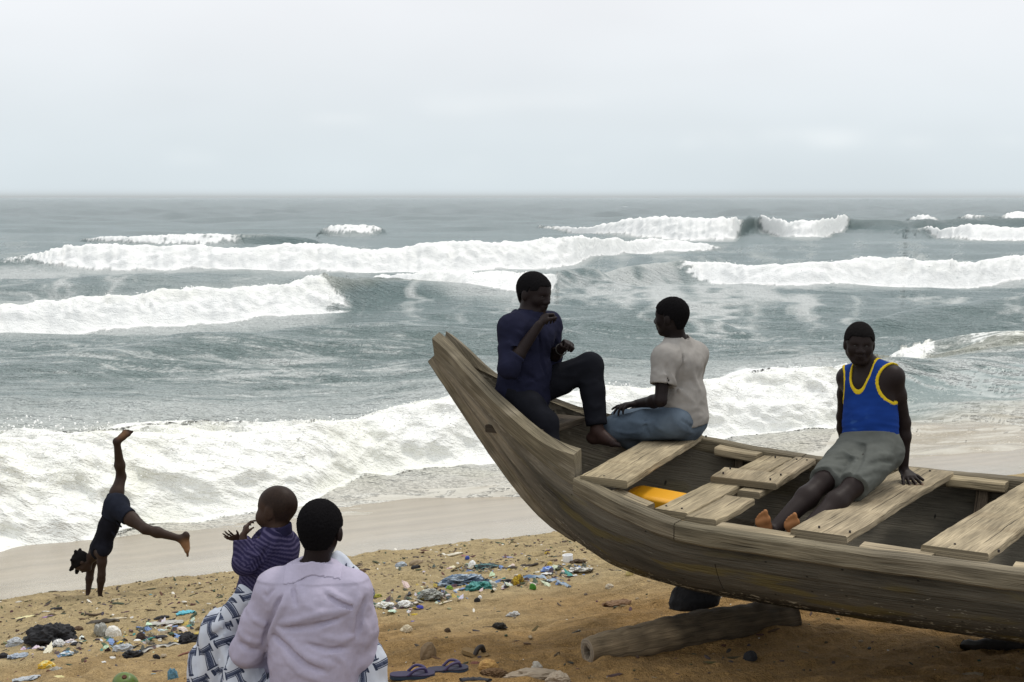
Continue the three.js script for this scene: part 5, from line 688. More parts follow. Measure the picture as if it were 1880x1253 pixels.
  const KH = addHead(bb, K(506, 935, 0.02), V(-0.90, 0.02, -0.38), V(0.02, 1, 0), 0.196, kn, { child: true }); bb.ell(KH.L(0, 0.03, -0.02), KH.fr.X, KH.fr.Y, KH.fr.Z, 0.070, 0.080, 0.088, 0.02); bb.ell(KH.L(0.04, -0.045, 0.04), KH.fr.X, KH.fr.Y, KH.fr.Z, 0.034, 0.032, 0.034, 0.03);
  addHand(bb, kwL, K(455, 956, -0.08).sub(kwL), V(0.75, 0.1, -0.5), -1, [0.25, 0.4, 0.5, 0.55], 0.25, 0.56, [0.8, 0.3]); addHand(bb, kwR, K(420, 986, 0.06).sub(kwR), V(0.1, 0.5, -0.9), -1, [0.1, 0.15, 0.2, 0.25], 0.38, 0.54, [0.9, 0.2]); addFoot(bb, kaL, V(-1, -0.2, 0.1), UP, 1, 0.55); addFoot(bb, kaR, V(-1, -0.2, 0), UP, -1, 0.55);
  part(kid, 'body', meshBody(bb, 0.0054, kb, (() => { const q = skinTone([0.046, 0.026, 0.018]); return (x, y, z) => { const c = q(x, y, z), p = V(x, y, z).sub(KH.L(0, 0, 0)).divideScalar(KH.s), ly = p.dot(KH.fr.Y), lz = p.dot(KH.fr.Z), k = 0.62 * sstep(-0.01, 0.02, ly - Math.max(0.01, 0.03 + 0.5 * lz) + (lz < -0.04 ? 0.07 : 0) + 0.01 * n3(x * 40, y * 40, z * 40)) * (0.85 + 0.3 * n3(x * 150, y * 150, z * 150)); return c.map((v) => v * (1 - k)); }; })()), skinMat);
  for (const e of eyesOf(KH)) { const m = part(kid, 'eye', new THREE.SphereGeometry(0.0105, 14, 10), STD({ color: RGB(0.03, 0.022, 0.018), roughness: 0.25 })); m.position.copy(e).sub(kb); }
  const sw = new Body(); addTorso(sw, kn, ksL, ksR, khL, khR, 0.62, 0.018); sw.ecap(along(KT.ms, KT.mh, 0.3), along(KT.ms, KT.mh, 0.95), KT.side, 0.115, 0.110, 0.118, 0.112, 0.05);
  for (const [a, e, q] of [[ksL, keL, kwL], [ksR, keR, kwR]]) { sw.cap(a, e, 0.055, 0.052, 0.03); sw.cap(e, along(e, q, 0.86), 0.052, 0.042, 0.02); }
  const S_ = (w_, h, ...q) => [q.map(([x, y]) => hit(sw, x, y)), w_, h], sf = folds([S_(0.010, -0.014, [490, 1005], [480, 1030], [462, 1044]), S_(0.010, 0.010, [450, 1010], [462, 1020], [474, 1022]), S_(0.010, 0.010, [446, 1048], [470, 1056], [500, 1050]), S_(0.010, 0.010, [460, 1075], [490, 1080], [525, 1072]), S_(0.009, -0.009, [470, 1062], [500, 1066], [530, 1060])]);
  part(kid, 'sweater', meshBody(sw, 0.0052, kb, (x, y, z) => {
    const p = V(x, y, z), arm = Math.min(primD({ y: CAP, a: ksL, d: keL.clone().sub(ksL), L: keL.distanceToSquared(ksL), ra: 0.055, rb: 0.052 }, x, y, z), primD({ y: CAP, a: keL, d: kwL.clone().sub(keL), L: kwL.distanceToSquared(keL), ra: 0.052, rb: 0.042 }, x, y, z)) < 0.006, ax = arm ? dirTo(ksL, keL) : KT.up.clone().addScaledVector(KT.side, 0.15).addScaledVector(V(1, 0, 0), 0.35).normalize(), q = p.dot(ax) + 0.004 * n3(x * 20, y * 20, z * 20), st = q * 62, f = st - Math.floor(st), k = sstep(0.28, 0.10, Math.abs(f - 0.5)) * (0.6 + 0.4 * n3(Math.floor(st) * 3.1, 1.7)), m = 1 + 0.15 * n3(x * 50, y * 50, z * 50);
    return [mix(0.022, 0.105, k) * m, mix(0.019, 0.092, k) * m, mix(0.052, 0.165, k) * m]; }, (x, y, z, d) => {
    const p = V(x, y, z), q = p.clone().sub(kn); let e = d - sf(x, y, z) - 0.003 * ridge(x * 12, y * 12, z * 12, 2); e = Math.max(e, q.y - 0.028, -(p.clone().sub(KT.mh).dot(KT.up) + 0.05 + 0.008 * n3(x * 12, z * 12)));
    for (const [el, w2] of [[keL, kwL], [keR, kwR]]) if (p.distanceTo(w2) < 0.075) e = Math.max(e, p.clone().sub(w2).dot(dirTo(el, w2)) + 0.018); return e; }), clothMat);
  const kc = new Body(); kc.ecap(off(kn, UP, -0.02), off(kn, UP, 0.02), V(1, 0, 0), 0.062, 0.058, 0.060, 0.056, 0.01); part(kid, 'collar', meshBody(kc, 0.0045, kb, plain([0.020, 0.018, 0.045], 0.2), (x, y, z, d) => { const q = V(x, y, z).sub(kn); return Math.max(Math.abs(d - 0.002) - 0.006, -0.020 - q.y + 0.2 * q.x, q.y - 0.022 - 0.3 * q.x); }), clothMat);
  const kt = new Body(); for (const [h, k, a] of [[khL, kkL, kaL], [khR, kkR, kaR]]) { kt.cap(h, k, 0.068, 0.055, 0.04); kt.cap(k, along(k, a, 0.8), 0.055, 0.05, 0.03); }
  part(kid, 'trousers', meshBody(kt, 0.0055, kb, () => [1, 1, 1], (x, y, z, d) => d - 0.004 * ridge(x * 12, y * 12, z * 12, 2), (x, y, z) => [2.3 * (x * 0.8 - z * 0.5 + 0.4 * y), 2.3 * (y - 0.3 * x) + 0.3]), printMat, 'printed trousers of the same cloth as the wrapper');
  // low stool under her, mostly below the frame
  const st = thing('low_stool', 'low wooden stool that the woman in lavender sits on', 'stool', V(fx - 0.0, gy, -D + 0.02)); const sm = STD({ color: RGB(0.16, 0.10, 0.06), roughness: 0.8, map: tiled(grainTex, 1, 2) }), sy = Math.max(0.2, T.mh.y - 0.16 - gy);
  const slab = new THREE.BoxGeometry(0.38, 0.035, 0.26); const seat = part(st, 'seat', slab, sm); seat.position.set(0, sy, 0); for (const [x, z] of [[-1, -1], [-1, 1], [1, -1], [1, 1]]) { const l = part(st, 'leg', new THREE.CylinderGeometry(0.02, 0.016, sy, 8), sm); l.position.set(x * 0.15, sy / 2 - 0.02, z * 0.09); }
}
// ---------- the log under the hull, the block on it, the can in the boat ----------
{
  const A = groundAt(1078, 1213), B = groundAt(1452, 1142); A.y += 0.042; B.y += 0.030;
  const log = thing('palm_log', 'short thick palm trunk lying under the canoe as a roller', 'log', V((A.x + B.x) / 2, ground((A.x + B.x) / 2, -(A.z + B.z) / 2), (A.z + B.z) / 2)), o = log.position;
  const d = B.clone().sub(A), ax = d.clone().normalize(), X = UP.clone().cross(ax).normalize(), Y = ax.clone().cross(X), n = 90, m = 40, P = [], C = [], U = [], I = [];
  for (let i = 0; i <= n; i++) for (let k = 0; k <= m; k++) {
    const t = i / n, a = k / m * 2 * Math.PI, ca = Math.cos(a), sa = Math.sin(a), ring = 0.006 * Math.pow(Math.abs(Math.sin(t * 34 + 0.5 * ca)), 3) + 0.012 * n3(ca * 1.2, sa * 1.2, t * 5) + 0.004 * n3(ca * 9, sa * 9, t * 30), r = mix(0.088, 0.108, sstep(0, 0.55, t)) - ring - 0.012 * sstep(0.03, 0, t);
    const c = A.clone().addScaledVector(d, t).addScaledVector(X, r * ca).addScaledVector(Y, r * sa).addScaledVector(UP, 0.02 * Math.sin(t * 3)); P.push(c.x - o.x, c.y - o.y, c.z - o.z);
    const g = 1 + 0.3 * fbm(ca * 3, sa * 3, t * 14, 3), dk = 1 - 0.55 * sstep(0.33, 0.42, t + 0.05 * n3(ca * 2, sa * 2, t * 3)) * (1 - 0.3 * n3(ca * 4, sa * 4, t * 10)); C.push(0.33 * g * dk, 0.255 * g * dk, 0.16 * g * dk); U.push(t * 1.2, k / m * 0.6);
  }
  for (let i = 0; i < n; i++) for (let k = 0; k < m; k++) { const a = i * (m + 1) + k, b = a + m + 1; I.push(a, a + 1, b, a + 1, b + 1, b); }
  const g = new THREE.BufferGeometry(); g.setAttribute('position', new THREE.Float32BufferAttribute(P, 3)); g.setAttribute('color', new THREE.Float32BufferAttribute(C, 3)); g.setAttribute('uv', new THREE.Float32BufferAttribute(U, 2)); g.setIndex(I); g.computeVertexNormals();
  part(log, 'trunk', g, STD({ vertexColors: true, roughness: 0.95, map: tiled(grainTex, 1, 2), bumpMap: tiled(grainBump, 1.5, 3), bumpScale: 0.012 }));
  for (const [q, s, e] of [[A, -1, 0], [B, 1, n]]) {                // sawn ends: rings and a rotten heart
    const P2 = [], C2 = [], I2 = [], R = 9; for (let j = 0; j <= R; j++) for (let k = 0; k <= m; k++) { const f = j / R, i3 = (e * (m + 1) + k) * 3, hol = -0.045 * sstep(0.55, 0.0, f + 0.15 * n3(f * 3, k * 0.5)) + 0.006 * n3(k * 0.7, f * 9); const p = V(P[i3], P[i3 + 1], P[i3 + 2]), c = q.clone().sub(o); p.sub(c).multiplyScalar(f * (f === 1 ? 1.0 : 0.99)).add(c).addScaledVector(ax, s * (f === 1 ? 0 : hol + 0.004)); P2.push(p.x, p.y, p.z); const v = (0.75 + 0.25 * Math.sin(f * 26 + 2 * n3(k * 0.4, f * 3))) * mix(0.35, 1, sstep(0.25, 0.6, f)); C2.push(0.27 * v, 0.215 * v, 0.15 * v); }
    for (let j = 0; j < R; j++) for (let k = 0; k < m; k++) { const a = j * (m + 1) + k, b = a + m + 1; s < 0 ? I2.push(a, a + 1, b, a + 1, b + 1, b) : I2.push(a, b, a + 1, a + 1, b, b + 1); }
    const g2 = new THREE.BufferGeometry(); g2.setAttribute('position', new THREE.Float32BufferAttribute(P2, 3)); g2.setAttribute('color', new THREE.Float32BufferAttribute(C2, 3)); g2.setIndex(I2); g2.computeVertexNormals(); part(log, 'sawn_end', g2, STD({ vertexColors: true, roughness: 0.95 }));
  }
}
const bitMat = STD({ vertexColors: true, roughness: 0.85 }), shinyMat = new THREE.MeshPhysicalMaterial({ vertexColors: true, roughness: 0.35, specularIntensity: 0.8 }), filmMat = new THREE.MeshPhysicalMaterial({ vertexColors: true, roughness: 0.3, transmission: 0.35, thickness: 0 });
// crumpled soft things: a folded, flattened ball, its underside resting on the sand. size in photo pixels
let litterN = 0;
function lump(name, label, cat, px, py, w, h, col, o = {}) {
  const p = groundAt(px, py), dd = -p.z, k = dd / F, W = w * k * 0.44, Hh = h * k * 0.9 * (o.tall ?? 0.75), Dp = (o.deep ?? 0.75) * W, sd = ++litterN * 7.31, t = thing(name, label, cat, p, o.group), g = new THREE.IcosahedronGeometry(1, o.detail ?? (w > 30 ? 26 : 14));
  const q = mergeVertices((g.deleteAttribute('uv'), g.deleteAttribute('normal'), g), 1e-4), a = q.attributes.position, C = new Float32Array(a.count * 3), cr = o.crumple ?? 0.35, v = V(0, 0, 0), turn = o.turn ?? 0;
  for (let i = 0; i < a.count; i++) {
    v.fromBufferAttribute(a, i); const f = o.freq ?? 1.6, r1 = ridge(v.x * f + sd, v.y * f, v.z * f, 3), r = 1 + cr * (r1 - 0.3) + cr * 0.6 * n3(v.x * 1.2 + sd, v.y * 1.2, v.z * 1.2) + (o.edge ?? 0) * n3(Math.atan2(v.z, v.x) * 2.2, sd) ;
    let x = v.x * r, y = v.y * r, z = v.z * r; if (o.flat) y = (y > 0 ? y * 0.5 : y * 0.4) + 0.5 * n3(x * 1.7 + sd, z * 1.7) + 0.25 * n3(x * 4 + sd, z * 4); y = y < -0.25 ? -0.25 + (y + 0.25) * 0.2 : y;
    const X = x * W, Z = z * Dp, c = Math.cos(turn), s = Math.sin(turn), gx = X * c - Z * s, gz = X * s + Z * c; a.setXYZ(i, gx, y * Hh + (ground(p.x + gx, dd - gz, false) - ground(p.x, dd, false)) + 0.18 * Hh, gz);
    const cc = typeof col[0] === 'number' ? col : col[n3(x * 1.6 + sd, z * 1.6, y * 1.6 + 3) + 0.3 * n3(x * 6, y * 6, z * 6 + sd) > 0.05 ? 1 : 0], m = 1 + 0.18 * n3(x * 3 + sd, y * 3, z * 3); C.set([cc[0] * m, cc[1] * m, cc[2] * m], i * 3);
  }
  q.setAttribute('color', new THREE.BufferAttribute(C, 3)); q.computeVertexNormals(); part(t, o.part ?? 'crumpled_body', q, o.mat ?? bitMat);
  return t;
}
// bent sticks, cords and strips between photo pixels lying on the sand
function strip(name, label, cat, pts, w, h, col, o = {}) {
  const G = pts.map(([x, y, l]) => { const p = groundAt(x, y); p.y += (l ?? 0) * -p.z / F; return p; }), b = G[0].clone().lerp(G[G.length - 1], 0.5); b.y = ground(b.x, -b.z); const t = thing(name, label, cat, b, o.group), k = -b.z / F, cv = new THREE.CatmullRomCurve3(G), n = Math.max(14, G.length * 8), m = 9, P = [], C = [], I = [], sd = ++litterN * 3.7;
  for (let i = 0; i <= n; i++) { const u = i / n, p = cv.getPoint(u), tg = cv.getTangent(u), X = tg.clone().cross(UP).normalize(), tp = o.blunt ? 1 : 0.25 + 0.75 * Math.pow(Math.sin(Math.PI * clamp(0.06 + 0.88 * u)), 0.5); for (let j = 0; j <= m; j++) { const a = j / m * 2 * Math.PI, wob = 1 + 0.28 * n3(u * 9 + sd, Math.cos(a), Math.sin(a)); const q = p.clone().addScaledVector(X, Math.cos(a) * w * k / 2 * tp * wob).addScaledVector(UP, (Math.sin(a) * 0.5 + 0.38) * h * k * tp * wob + (o.wave ?? 0) * k * n3(u * 7 + sd, Math.cos(a))); P.push(q.x - b.x, q.y - b.y, q.z - b.z); const s = 1 + 0.25 * n3(u * 12 + sd, a), c2 = o.edge && Math.cos(a) > 0.3 ? o.edge : col; C.push(c2[0] * s, c2[1] * s, c2[2] * s); } }
  for (let i = 0; i < n; i++) for (let j = 0; j < m; j++) { const a = i * (m + 1) + j, c = a + m + 1; I.push(a, c, a + 1, c, c + 1, a + 1); }
  for (const e of [0, n]) for (let j = 1; j < m - 1; j++) { const a = e * (m + 1); e ? I.push(a, a + j, a + j + 1) : I.push(a, a + j + 1, a + j); }
  const g = new THREE.BufferGeometry(); g.setAttribute('position', new THREE.Float32BufferAttribute(P, 3)); g.setAttribute('color', new THREE.Float32BufferAttribute(C, 3)); g.setIndex(I); g.computeVertexNormals(); part(t, o.part ?? 'strand', g, o.mat ?? bitMat); return t;
}
const BLACK = [0.012, 0.012, 0.014], WHITE = [0.72, 0.72, 0.70], CLEAR = [0.50, 0.53, 0.56], YEL = [0.55, 0.40, 0.04], BROWN = [0.06, 0.038, 0.02], BLUE = [0.10, 0.22, 0.52], TEAL = [0.02, 0.22, 0.20], PALE = [0.52, 0.46, 0.34], GREY = [0.30, 0.29, 0.26];
// left foreground
lump('cloth_bundle', 'crumpled black cloth bundle lying among white scraps at far left', 'cloth', 96, 1178, 84, 28, BLACK, { crumple: 0.6, tall: 1.0, part: 'folds' });
lump('cloth_bundle', 'flat trailing end of black cloth right of the black bundle', 'cloth', 138, 1183, 26, 6, BLACK, { flat: true, part: 'folds' });
lump('plastic_bag', 'small white bag scrap tucked against the black cloth bundle', 'bag', 107, 1185, 24, 12, WHITE, { mat: filmMat });
lump('plastic_bag', 'clear crumpled bag on the sand left of the black cloth', 'bag', 26, 1186, 34, 17, CLEAR, { mat: filmMat }); lump('plastic_bag', 'bluish clear bag flattened near the left frame edge', 'bag', 32, 1207, 40, 12, [0.40, 0.46, 0.54], { mat: filmMat, flat: true });
lump('cloth_scrap', 'black scrap at the left frame edge beside the bluish bag', 'cloth', 4, 1210, 22, 12, BLACK);
lump('plastic_bag', 'rounded white bag lump, the largest white litter at left', 'bag', 208, 1171, 32, 22, [0.66, 0.64, 0.58], { tall: 0.95, crumple: 0.18, mat: shinyMat }); lump('plastic_bag', 'greyish translucent bag leaning on the rounded white bag lump', 'bag', 185, 1166, 26, 20, [0.42, 0.42, 0.38], { tall: 1.0, mat: filmMat });
lump('driftwood', 'short brown wood chunk lying left of the white bag lump', 'wood', 143, 1158, 24, 9, [0.09, 0.055, 0.03], { part: 'wood', deep: 0.4, turn: 0.4 }); strip('twig', 'thin dark forked twig on the upper sand at left', 'twig', [[152, 1126], [164, 1130], [176, 1131], [186, 1128]], 5, 4, BROWN);
strip('seaweed_strand', 'dark ragged strand lying along the wrack line at left', 'seaweed', [[158, 1148], [172, 1147], [192, 1144], [216, 1141]], 15, 8, [0.045, 0.035, 0.022], { wave: 4 }); strip('cane', 'pale reed stalk on the dark seaweed strand', 'reed', [[196, 1140], [214, 1138], [232, 1136]], 4, 4, PALE);
lump('plastic_sheet', 'flat whitish plastic sheet half buried near the left fold of cloth', 'sheet', 300, 1147, 68, 9, [0.50, 0.48, 0.42], { flat: true, mat: filmMat }); strip('rubber_strip', 'black rubber strip above the whitish plastic sheet', 'strip', [[282, 1139], [296, 1136], [310, 1134]], 9, 6, BLACK);
strip('bark_strip', 'short black bark piece on clean sand near the girl', 'bark', [[95, 1120], [104, 1119], [113, 1118]], 7, 4, BLACK, { blunt: true }); strip('wrapper_strip', 'pale yellow flattened wrapper left of the black bark piece', 'wrapper', [[27, 1139], [42, 1137], [60, 1132]], 9, 5, [0.60, 0.55, 0.30]);
lump('plastic_scrap', 'turquoise plastic scrap near the crest of the sand at left', 'plastic', 341, 1127, 34, 9, [0.10, 0.40, 0.48], { flat: true, part: 'sheet', mat: shinyMat });
lump('bottle_cap', 'white plastic cap leaning beside a small dark pot', 'cap', 252, 1181, 19, 9, WHITE, { crumple: 0.1, part: 'shell', mat: shinyMat }); lump('clay_pot_shard', 'dark brown pot shard behind the white cap', 'shard', 258, 1174, 20, 15, [0.03, 0.018, 0.014], { crumple: 0.25, part: 'shard' });
lump('food_wrapper', 'small yellow tag standing on a clear bag', 'wrapper', 221, 1185, 16, 9, YEL, { part: 'foil', mat: shinyMat }); lump('plastic_bag', 'clear bag with the small yellow tag on it', 'bag', 224, 1195, 38, 15, CLEAR, { mat: filmMat });
lump('paper_scrap', 'small white square paper scrap below the clear bag', 'paper', 206, 1210, 12, 7, WHITE, { flat: true, part: 'sheet' }); lump('paper_scrap', 'tiny white chip lowest on the sand left of the coconut', 'paper', 190, 1217, 9, 4, WHITE, { flat: true, part: 'sheet' });
lump('food_packet', 'blue and white crumpled packet at lower left', 'packet', 122, 1203, 26, 8, [[0.55, 0.58, 0.60], [0.06, 0.18, 0.28]], { part: 'foil', mat: shinyMat }); lump('food_packet', 'yellow crumpled packet at lower left', 'packet', 84, 1227, 34, 15, [[0.58, 0.36, 0.02], [0.55, 0.48, 0.20]], { part: 'foil', mat: shinyMat });
lump('paper_scrap', 'pale yellow rectangular scrap below the yellow packet', 'paper', 106, 1245, 26, 7, [0.58, 0.52, 0.26], { flat: true, part: 'sheet', crumple: 0.15 }); lump('plastic_sheet', 'clear flattened film at the bottom left of the sand', 'sheet', 48, 1248, 52, 10, CLEAR, { flat: true, mat: filmMat }); lump('plastic_scrap', 'faint greyish film scrap right of the yellow packet', 'plastic', 103, 1233, 26, 14, [0.40, 0.38, 0.32], { flat: true, part: 'sheet', mat: filmMat });
strip('cloth_strip', 'long black cloth strip with a pale edge running to the wrapper', 'cloth', [[243, 1206], [272, 1194], [300, 1187], [332, 1184]], 12, 5, BLACK, { edge: [0.45, 0.44, 0.40], wave: 5 }); lump('cloth_scrap', 'black ragged tuft at the near end of the long cloth strip', 'cloth', 243, 1206, 36, 12, BLACK, { crumple: 0.7 }); lump('cloth_scrap', 'small black curled scrap below the long cloth strip', 'cloth', 286, 1211, 13, 10, BLACK, { crumple: 0.6 });
lump('cloth_scrap', 'black cloth piece just left of the printed wrapper', 'cloth', 338, 1168, 30, 11, BLACK, { flat: true }); lump('cloth_bundle', 'black cloth heap touching the printed wrapper', 'cloth', 350, 1183, 40, 22, BLACK, { crumple: 0.55, part: 'folds' }); lump('plate_shard', 'dark plate fragment left of the black cloth piece', 'shard', 296, 1171, 26, 6, [0.022, 0.020, 0.022], { crumple: 0.08, part: 'shard' });
strip('twig', 'thin reddish twig below the black cloth heap', 'twig', [[326, 1206], [340, 1201], [356, 1198]], 4, 3, [0.16, 0.06, 0.04]); lump('plastic_scrap', 'ragged light blue scrap at the bottom edge left of the wrapper', 'plastic', 318, 1250, 18, 20, [0.10, 0.22, 0.30], { tall: 0.9, part: 'sheet', crumple: 0.7 });
{ // green coconut, cut by the lower frame edge
  const p = groundAt(229, 1280), t = thing('green_coconut', 'green coconut with brown stem scar at the bottom left edge', 'coconut', p), k = -p.z / F, r = 25 * k, g = new THREE.SphereGeometry(r, 40, 28), a = g.attributes.position, C = new Float32Array(a.count * 3); for (let i = 0; i < a.count; i++) { const v = V(a.getX(i), a.getY(i), a.getZ(i)).divideScalar(r), q = 1 + 0.05 * Math.cos(3 * Math.atan2(v.z, v.x)) * (1 - v.y * v.y) - 0.08 * Math.exp(-(((1 - v.y) / 0.04) ** 2)); a.setXYZ(i, v.x * r * q, v.y * r * q * 1.1, v.z * r * q); const b = sstep(0.2, 0.5, n3(v.x * 3, v.y * 3, v.z * 3)) * 0.5; C.set([mix(0.075, 0.05, b), mix(0.125, 0.055, b), 0.012], i * 3); } g.setAttribute('color', new THREE.BufferAttribute(C, 3)); g.computeVertexNormals(); const m = part(t, 'husk', g, new THREE.MeshPhysicalMaterial({ vertexColors: true, roughness: 0.4 })); m.position.y = r * 0.85; m.rotation.set(0.55, 0.3, -0.15); const st = part(m, 'stem_scar', new THREE.CylinderGeometry(r * 0.16, r * 0.22, r * 0.16, 14), STD({ color: RGB(0.07, 0.025, 0.012), roughness: 0.9 })); st.position.y = r * 1.02;
}
// middle: the wrack line and the tangle
lump('driftwood', 'dark waterlogged wood piece behind the woman at her right shoulder', 'wood', 656, 1043, 22, 7, BROWN, { part: 'wood' }); lump('driftwood', 'second dark wood piece just below the waterlogged one', 'wood', 662, 1051, 20, 6, [0.09, 0.05, 0.025], { part: 'wood' });
lump('plastic_bag', 'bluish clear bag at the crest above a sand mound', 'bag', 735, 1041, 24, 10, [0.40, 0.46, 0.52], { mat: filmMat }); lump('sand_clod', 'brown clod of sand on the crest beside the bluish bag', 'clod', 764, 1038, 30, 13, [0.24, 0.18, 0.11], { crumple: 0.15, part: 'clod' }); strip('rubber_piece', 'black stub of hose near the brown clod', 'rubber', [[757, 1045], [769, 1044]], 9, 7, BLACK, { blunt: true });
strip('driftwood', 'bone white driftwood stick near the crest of the sand', 'wood', [[812, 1018], [826, 1022], [838, 1019], [848, 1017]], 6, 5, [0.60, 0.56, 0.46], { part: 'wood' }); lump('bottle_cap', 'small blue cap near the crest of the sand', 'cap', 858, 1027, 10, 8, [0.03, 0.06, 0.30], { crumple: 0.12, part: 'shell', mat: shinyMat }); lump('foam_cup', 'broken white foam cup above the net tangle', 'cup', 867, 1043, 16, 14, WHITE, { tall: 0.9, crumple: 0.2, part: 'shell' }); lump('net_scrap', 'greenish black net scrap beside the broken white cup', 'net', 892, 1043, 40, 8, [[0.02, 0.03, 0.03], [0.10, 0.20, 0.20]], { crumple: 0.7, part: 'mesh' });
strip('seaweed_strand', 'dark seaweed strand right of the broken white cup', 'seaweed', [[915, 1046], [940, 1045], [962, 1042], [988, 1037]], 9, 5, [0.035, 0.025, 0.016], { wave: 4 }); lump('leaf_scrap', 'yellow leaf scrap near the crest left of the white tub', 'leaf', 1005, 1017, 10, 7, YEL, { flat: true, part: 'leaf' }); lump('leaf_scrap', 'ochre scrap just below left of the white tub', 'leaf', 1009, 1037, 10, 6, [0.45, 0.33, 0.08], { part: 'leaf' });
{ const p = groundAt(1043, 1032), t = thing('plastic_tub', 'white plastic tub standing on the sand left of the bow', 'tub', p), k = -p.z / F, r = 9.5 * k, h = 13 * k, wm = STD({ color: RGB(0.78, 0.78, 0.78), roughness: 0.4 }); part(t, 'tub_wall', new THREE.LatheGeometry([[0, 0], [r * 0.9, 0], [r, h * 0.1], [r * 1.02, h], [r * 0.94, h], [r * 0.90, h * 0.12], [0, h * 0.1]].map(([x, y]) => new THREE.Vector2(x, y)), 28), wm); const rim = part(t, 'rim', new THREE.TorusGeometry(r * 1.0, r * 0.06, 6, 28), wm); rim.rotation.x = Math.PI / 2; rim.position.y = h; t.rotation.z = 0.08; }
lump('food_packet', 'blue crumpled packet on the sand below the white tub', 'packet', 1005, 1048, 24, 9, [[0.06, 0.14, 0.48], [0.30, 0.40, 0.60]], { part: 'foil', mat: shinyMat }); lump('plastic_scrap', 'white scrap below the blue crumpled packet', 'plastic', 1003, 1055, 22, 5, WHITE, { flat: true, part: 'sheet' }); lump('net_scrap', 'dark debris clump right of the white tub', 'net', 1062, 1034, 26, 7, BROWN, { crumple: 0.7, part: 'mesh' }); lump('plastic_bag', 'white film and dark bits beside the hull below the tub', 'bag', 1066, 1049, 46, 11, [[0.55, 0.54, 0.50], [0.10, 0.09, 0.07]], { flat: true, mat: bitMat });
lump('fishing_net', 'tangled pale blue fishing net, the largest clump on the sand', 'net', 848, 1072, 74, 17, [[0.10, 0.15, 0.22], [0.32, 0.38, 0.44]], { crumple: 0.75, freq: 2.4, part: 'mesh' }); lump('cloth_scrap', 'teal cloth wrapped in the pale blue net', 'cloth', 878, 1083, 46, 16, [[0.02, 0.14, 0.12], [0.08, 0.26, 0.24]], { crumple: 0.6, part: 'folds' }); lump('plastic_bag', 'white bag at the right end of the teal cloth', 'bag', 902, 1080, 22, 14, [0.55, 0.56, 0.50], { mat: filmMat }); lump('cloth_scrap', 'black rag just above the yellow leaf', 'cloth', 929, 1071, 22, 8, BLACK, { crumple: 0.5 });
lump('leaf_scrap', 'curled yellow brown leaf right of the net', 'leaf', 951, 1074, 22, 17, [[0.42, 0.28, 0.02], [0.16, 0.10, 0.02]], { crumple: 0.5, tall: 0.9, part: 'leaf' }); lump('leaf_scrap', 'small bright green leaf standing in the sand', 'leaf', 978, 1082, 13, 10, [0.05, 0.20, 0.02], { part: 'leaf', tall: 0.9 }); strip('plastic_strip', 'long light blue plastic strip trailing right from the net', 'plastic', [[958, 1066], [985, 1062], [1012, 1068], [1032, 1074], [1046, 1080]], 12, 6, [0.10, 0.16, 0.26], { wave: 9, edge: [0.34, 0.42, 0.50] });
lump('plastic_bag', 'grey clear bag left of the fishing net', 'bag', 790, 1097, 44, 15, [[0.42, 0.43, 0.38], [0.16, 0.16, 0.14]], { crumple: 0.6, mat: filmMat }); lump('leaf_scrap', 'lime green scrap above the grey bag', 'leaf', 825, 1082, 13, 8, [0.18, 0.30, 0.05], { part: 'leaf' }); strip('twig', 'pale straw stalk below the fishing net', 'twig', [[806, 1111], [818, 1107], [830, 1104]], 5, 3, PALE); lump('bottle_cap', 'white cap on a small black stone', 'cap', 881, 1100, 9, 8, WHITE, { part: 'shell', crumple: 0.1 }); lump('stone', 'small black stone under the white cap', 'stone', 876, 1105, 13, 9, BLACK, { part: 'rock', crumple: 0.2 });
lump('plastic_scrap', 'white ragged scrap nearest the woman on her right', 'plastic', 704, 1114, 36, 13, [[0.50, 0.48, 0.40], WHITE], { crumple: 0.6, flat: true, part: 'sheet' }); lump('plastic_scrap', 'white torn scrap right of the ragged one', 'plastic', 741, 1113, 24, 11, WHITE, { crumple: 0.6, part: 'sheet' }); lump('plastic_scrap', 'dark blue scrap right of the white torn scraps', 'plastic', 770, 1118, 15, 7, [0.05, 0.06, 0.34], { part: 'sheet' }); lump('paper_scrap', 'small yellow bit below the dark blue scrap', 'paper', 761, 1130, 12, 5, YEL, { flat: true, part: 'sheet' }); lump('leaf_scrap', 'yellow green leaf by the woman at her right shoulder', 'leaf', 690, 1098, 22, 8, [[0.30, 0.28, 0.04], [0.07, 0.09, 0.02]], { part: 'leaf' });
lump('plastic_bag', 'thin white bag alone on the brown sand', 'bag', 942, 1131, 24, 8, [0.60, 0.60, 0.58], { crumple: 0.6, mat: filmMat }); lump('cloth_scrap', 'black twig knot alone on the brown sand', 'knot', 918, 1153, 22, 10, [0.02, 0.018, 0.014], { crumple: 0.8, part: 'knot' }); strip('twig', 'dark twig pointing at the black knot', 'twig', [[886, 1153], [900, 1153], [910, 1152]], 4, 3, BROWN); lump('stone', 'pale rough stone right of the woman', 'stone', 746, 1160, 22, 12, [0.52, 0.45, 0.32], { part: 'rock', tall: 0.85 }); lump('bark_chip', 'brown bark chip right of the pale stone', 'bark', 821, 1161, 13, 9, BROWN, { part: 'wood' }); lump('coconut_husk', 'round brown coconut husk behind the flip-flops', 'coconut', 786, 1208, 34, 29, [0.19, 0.13, 0.07], { crumple: 0.12, tall: 0.95, deep: 0.95, part: 'husk' });
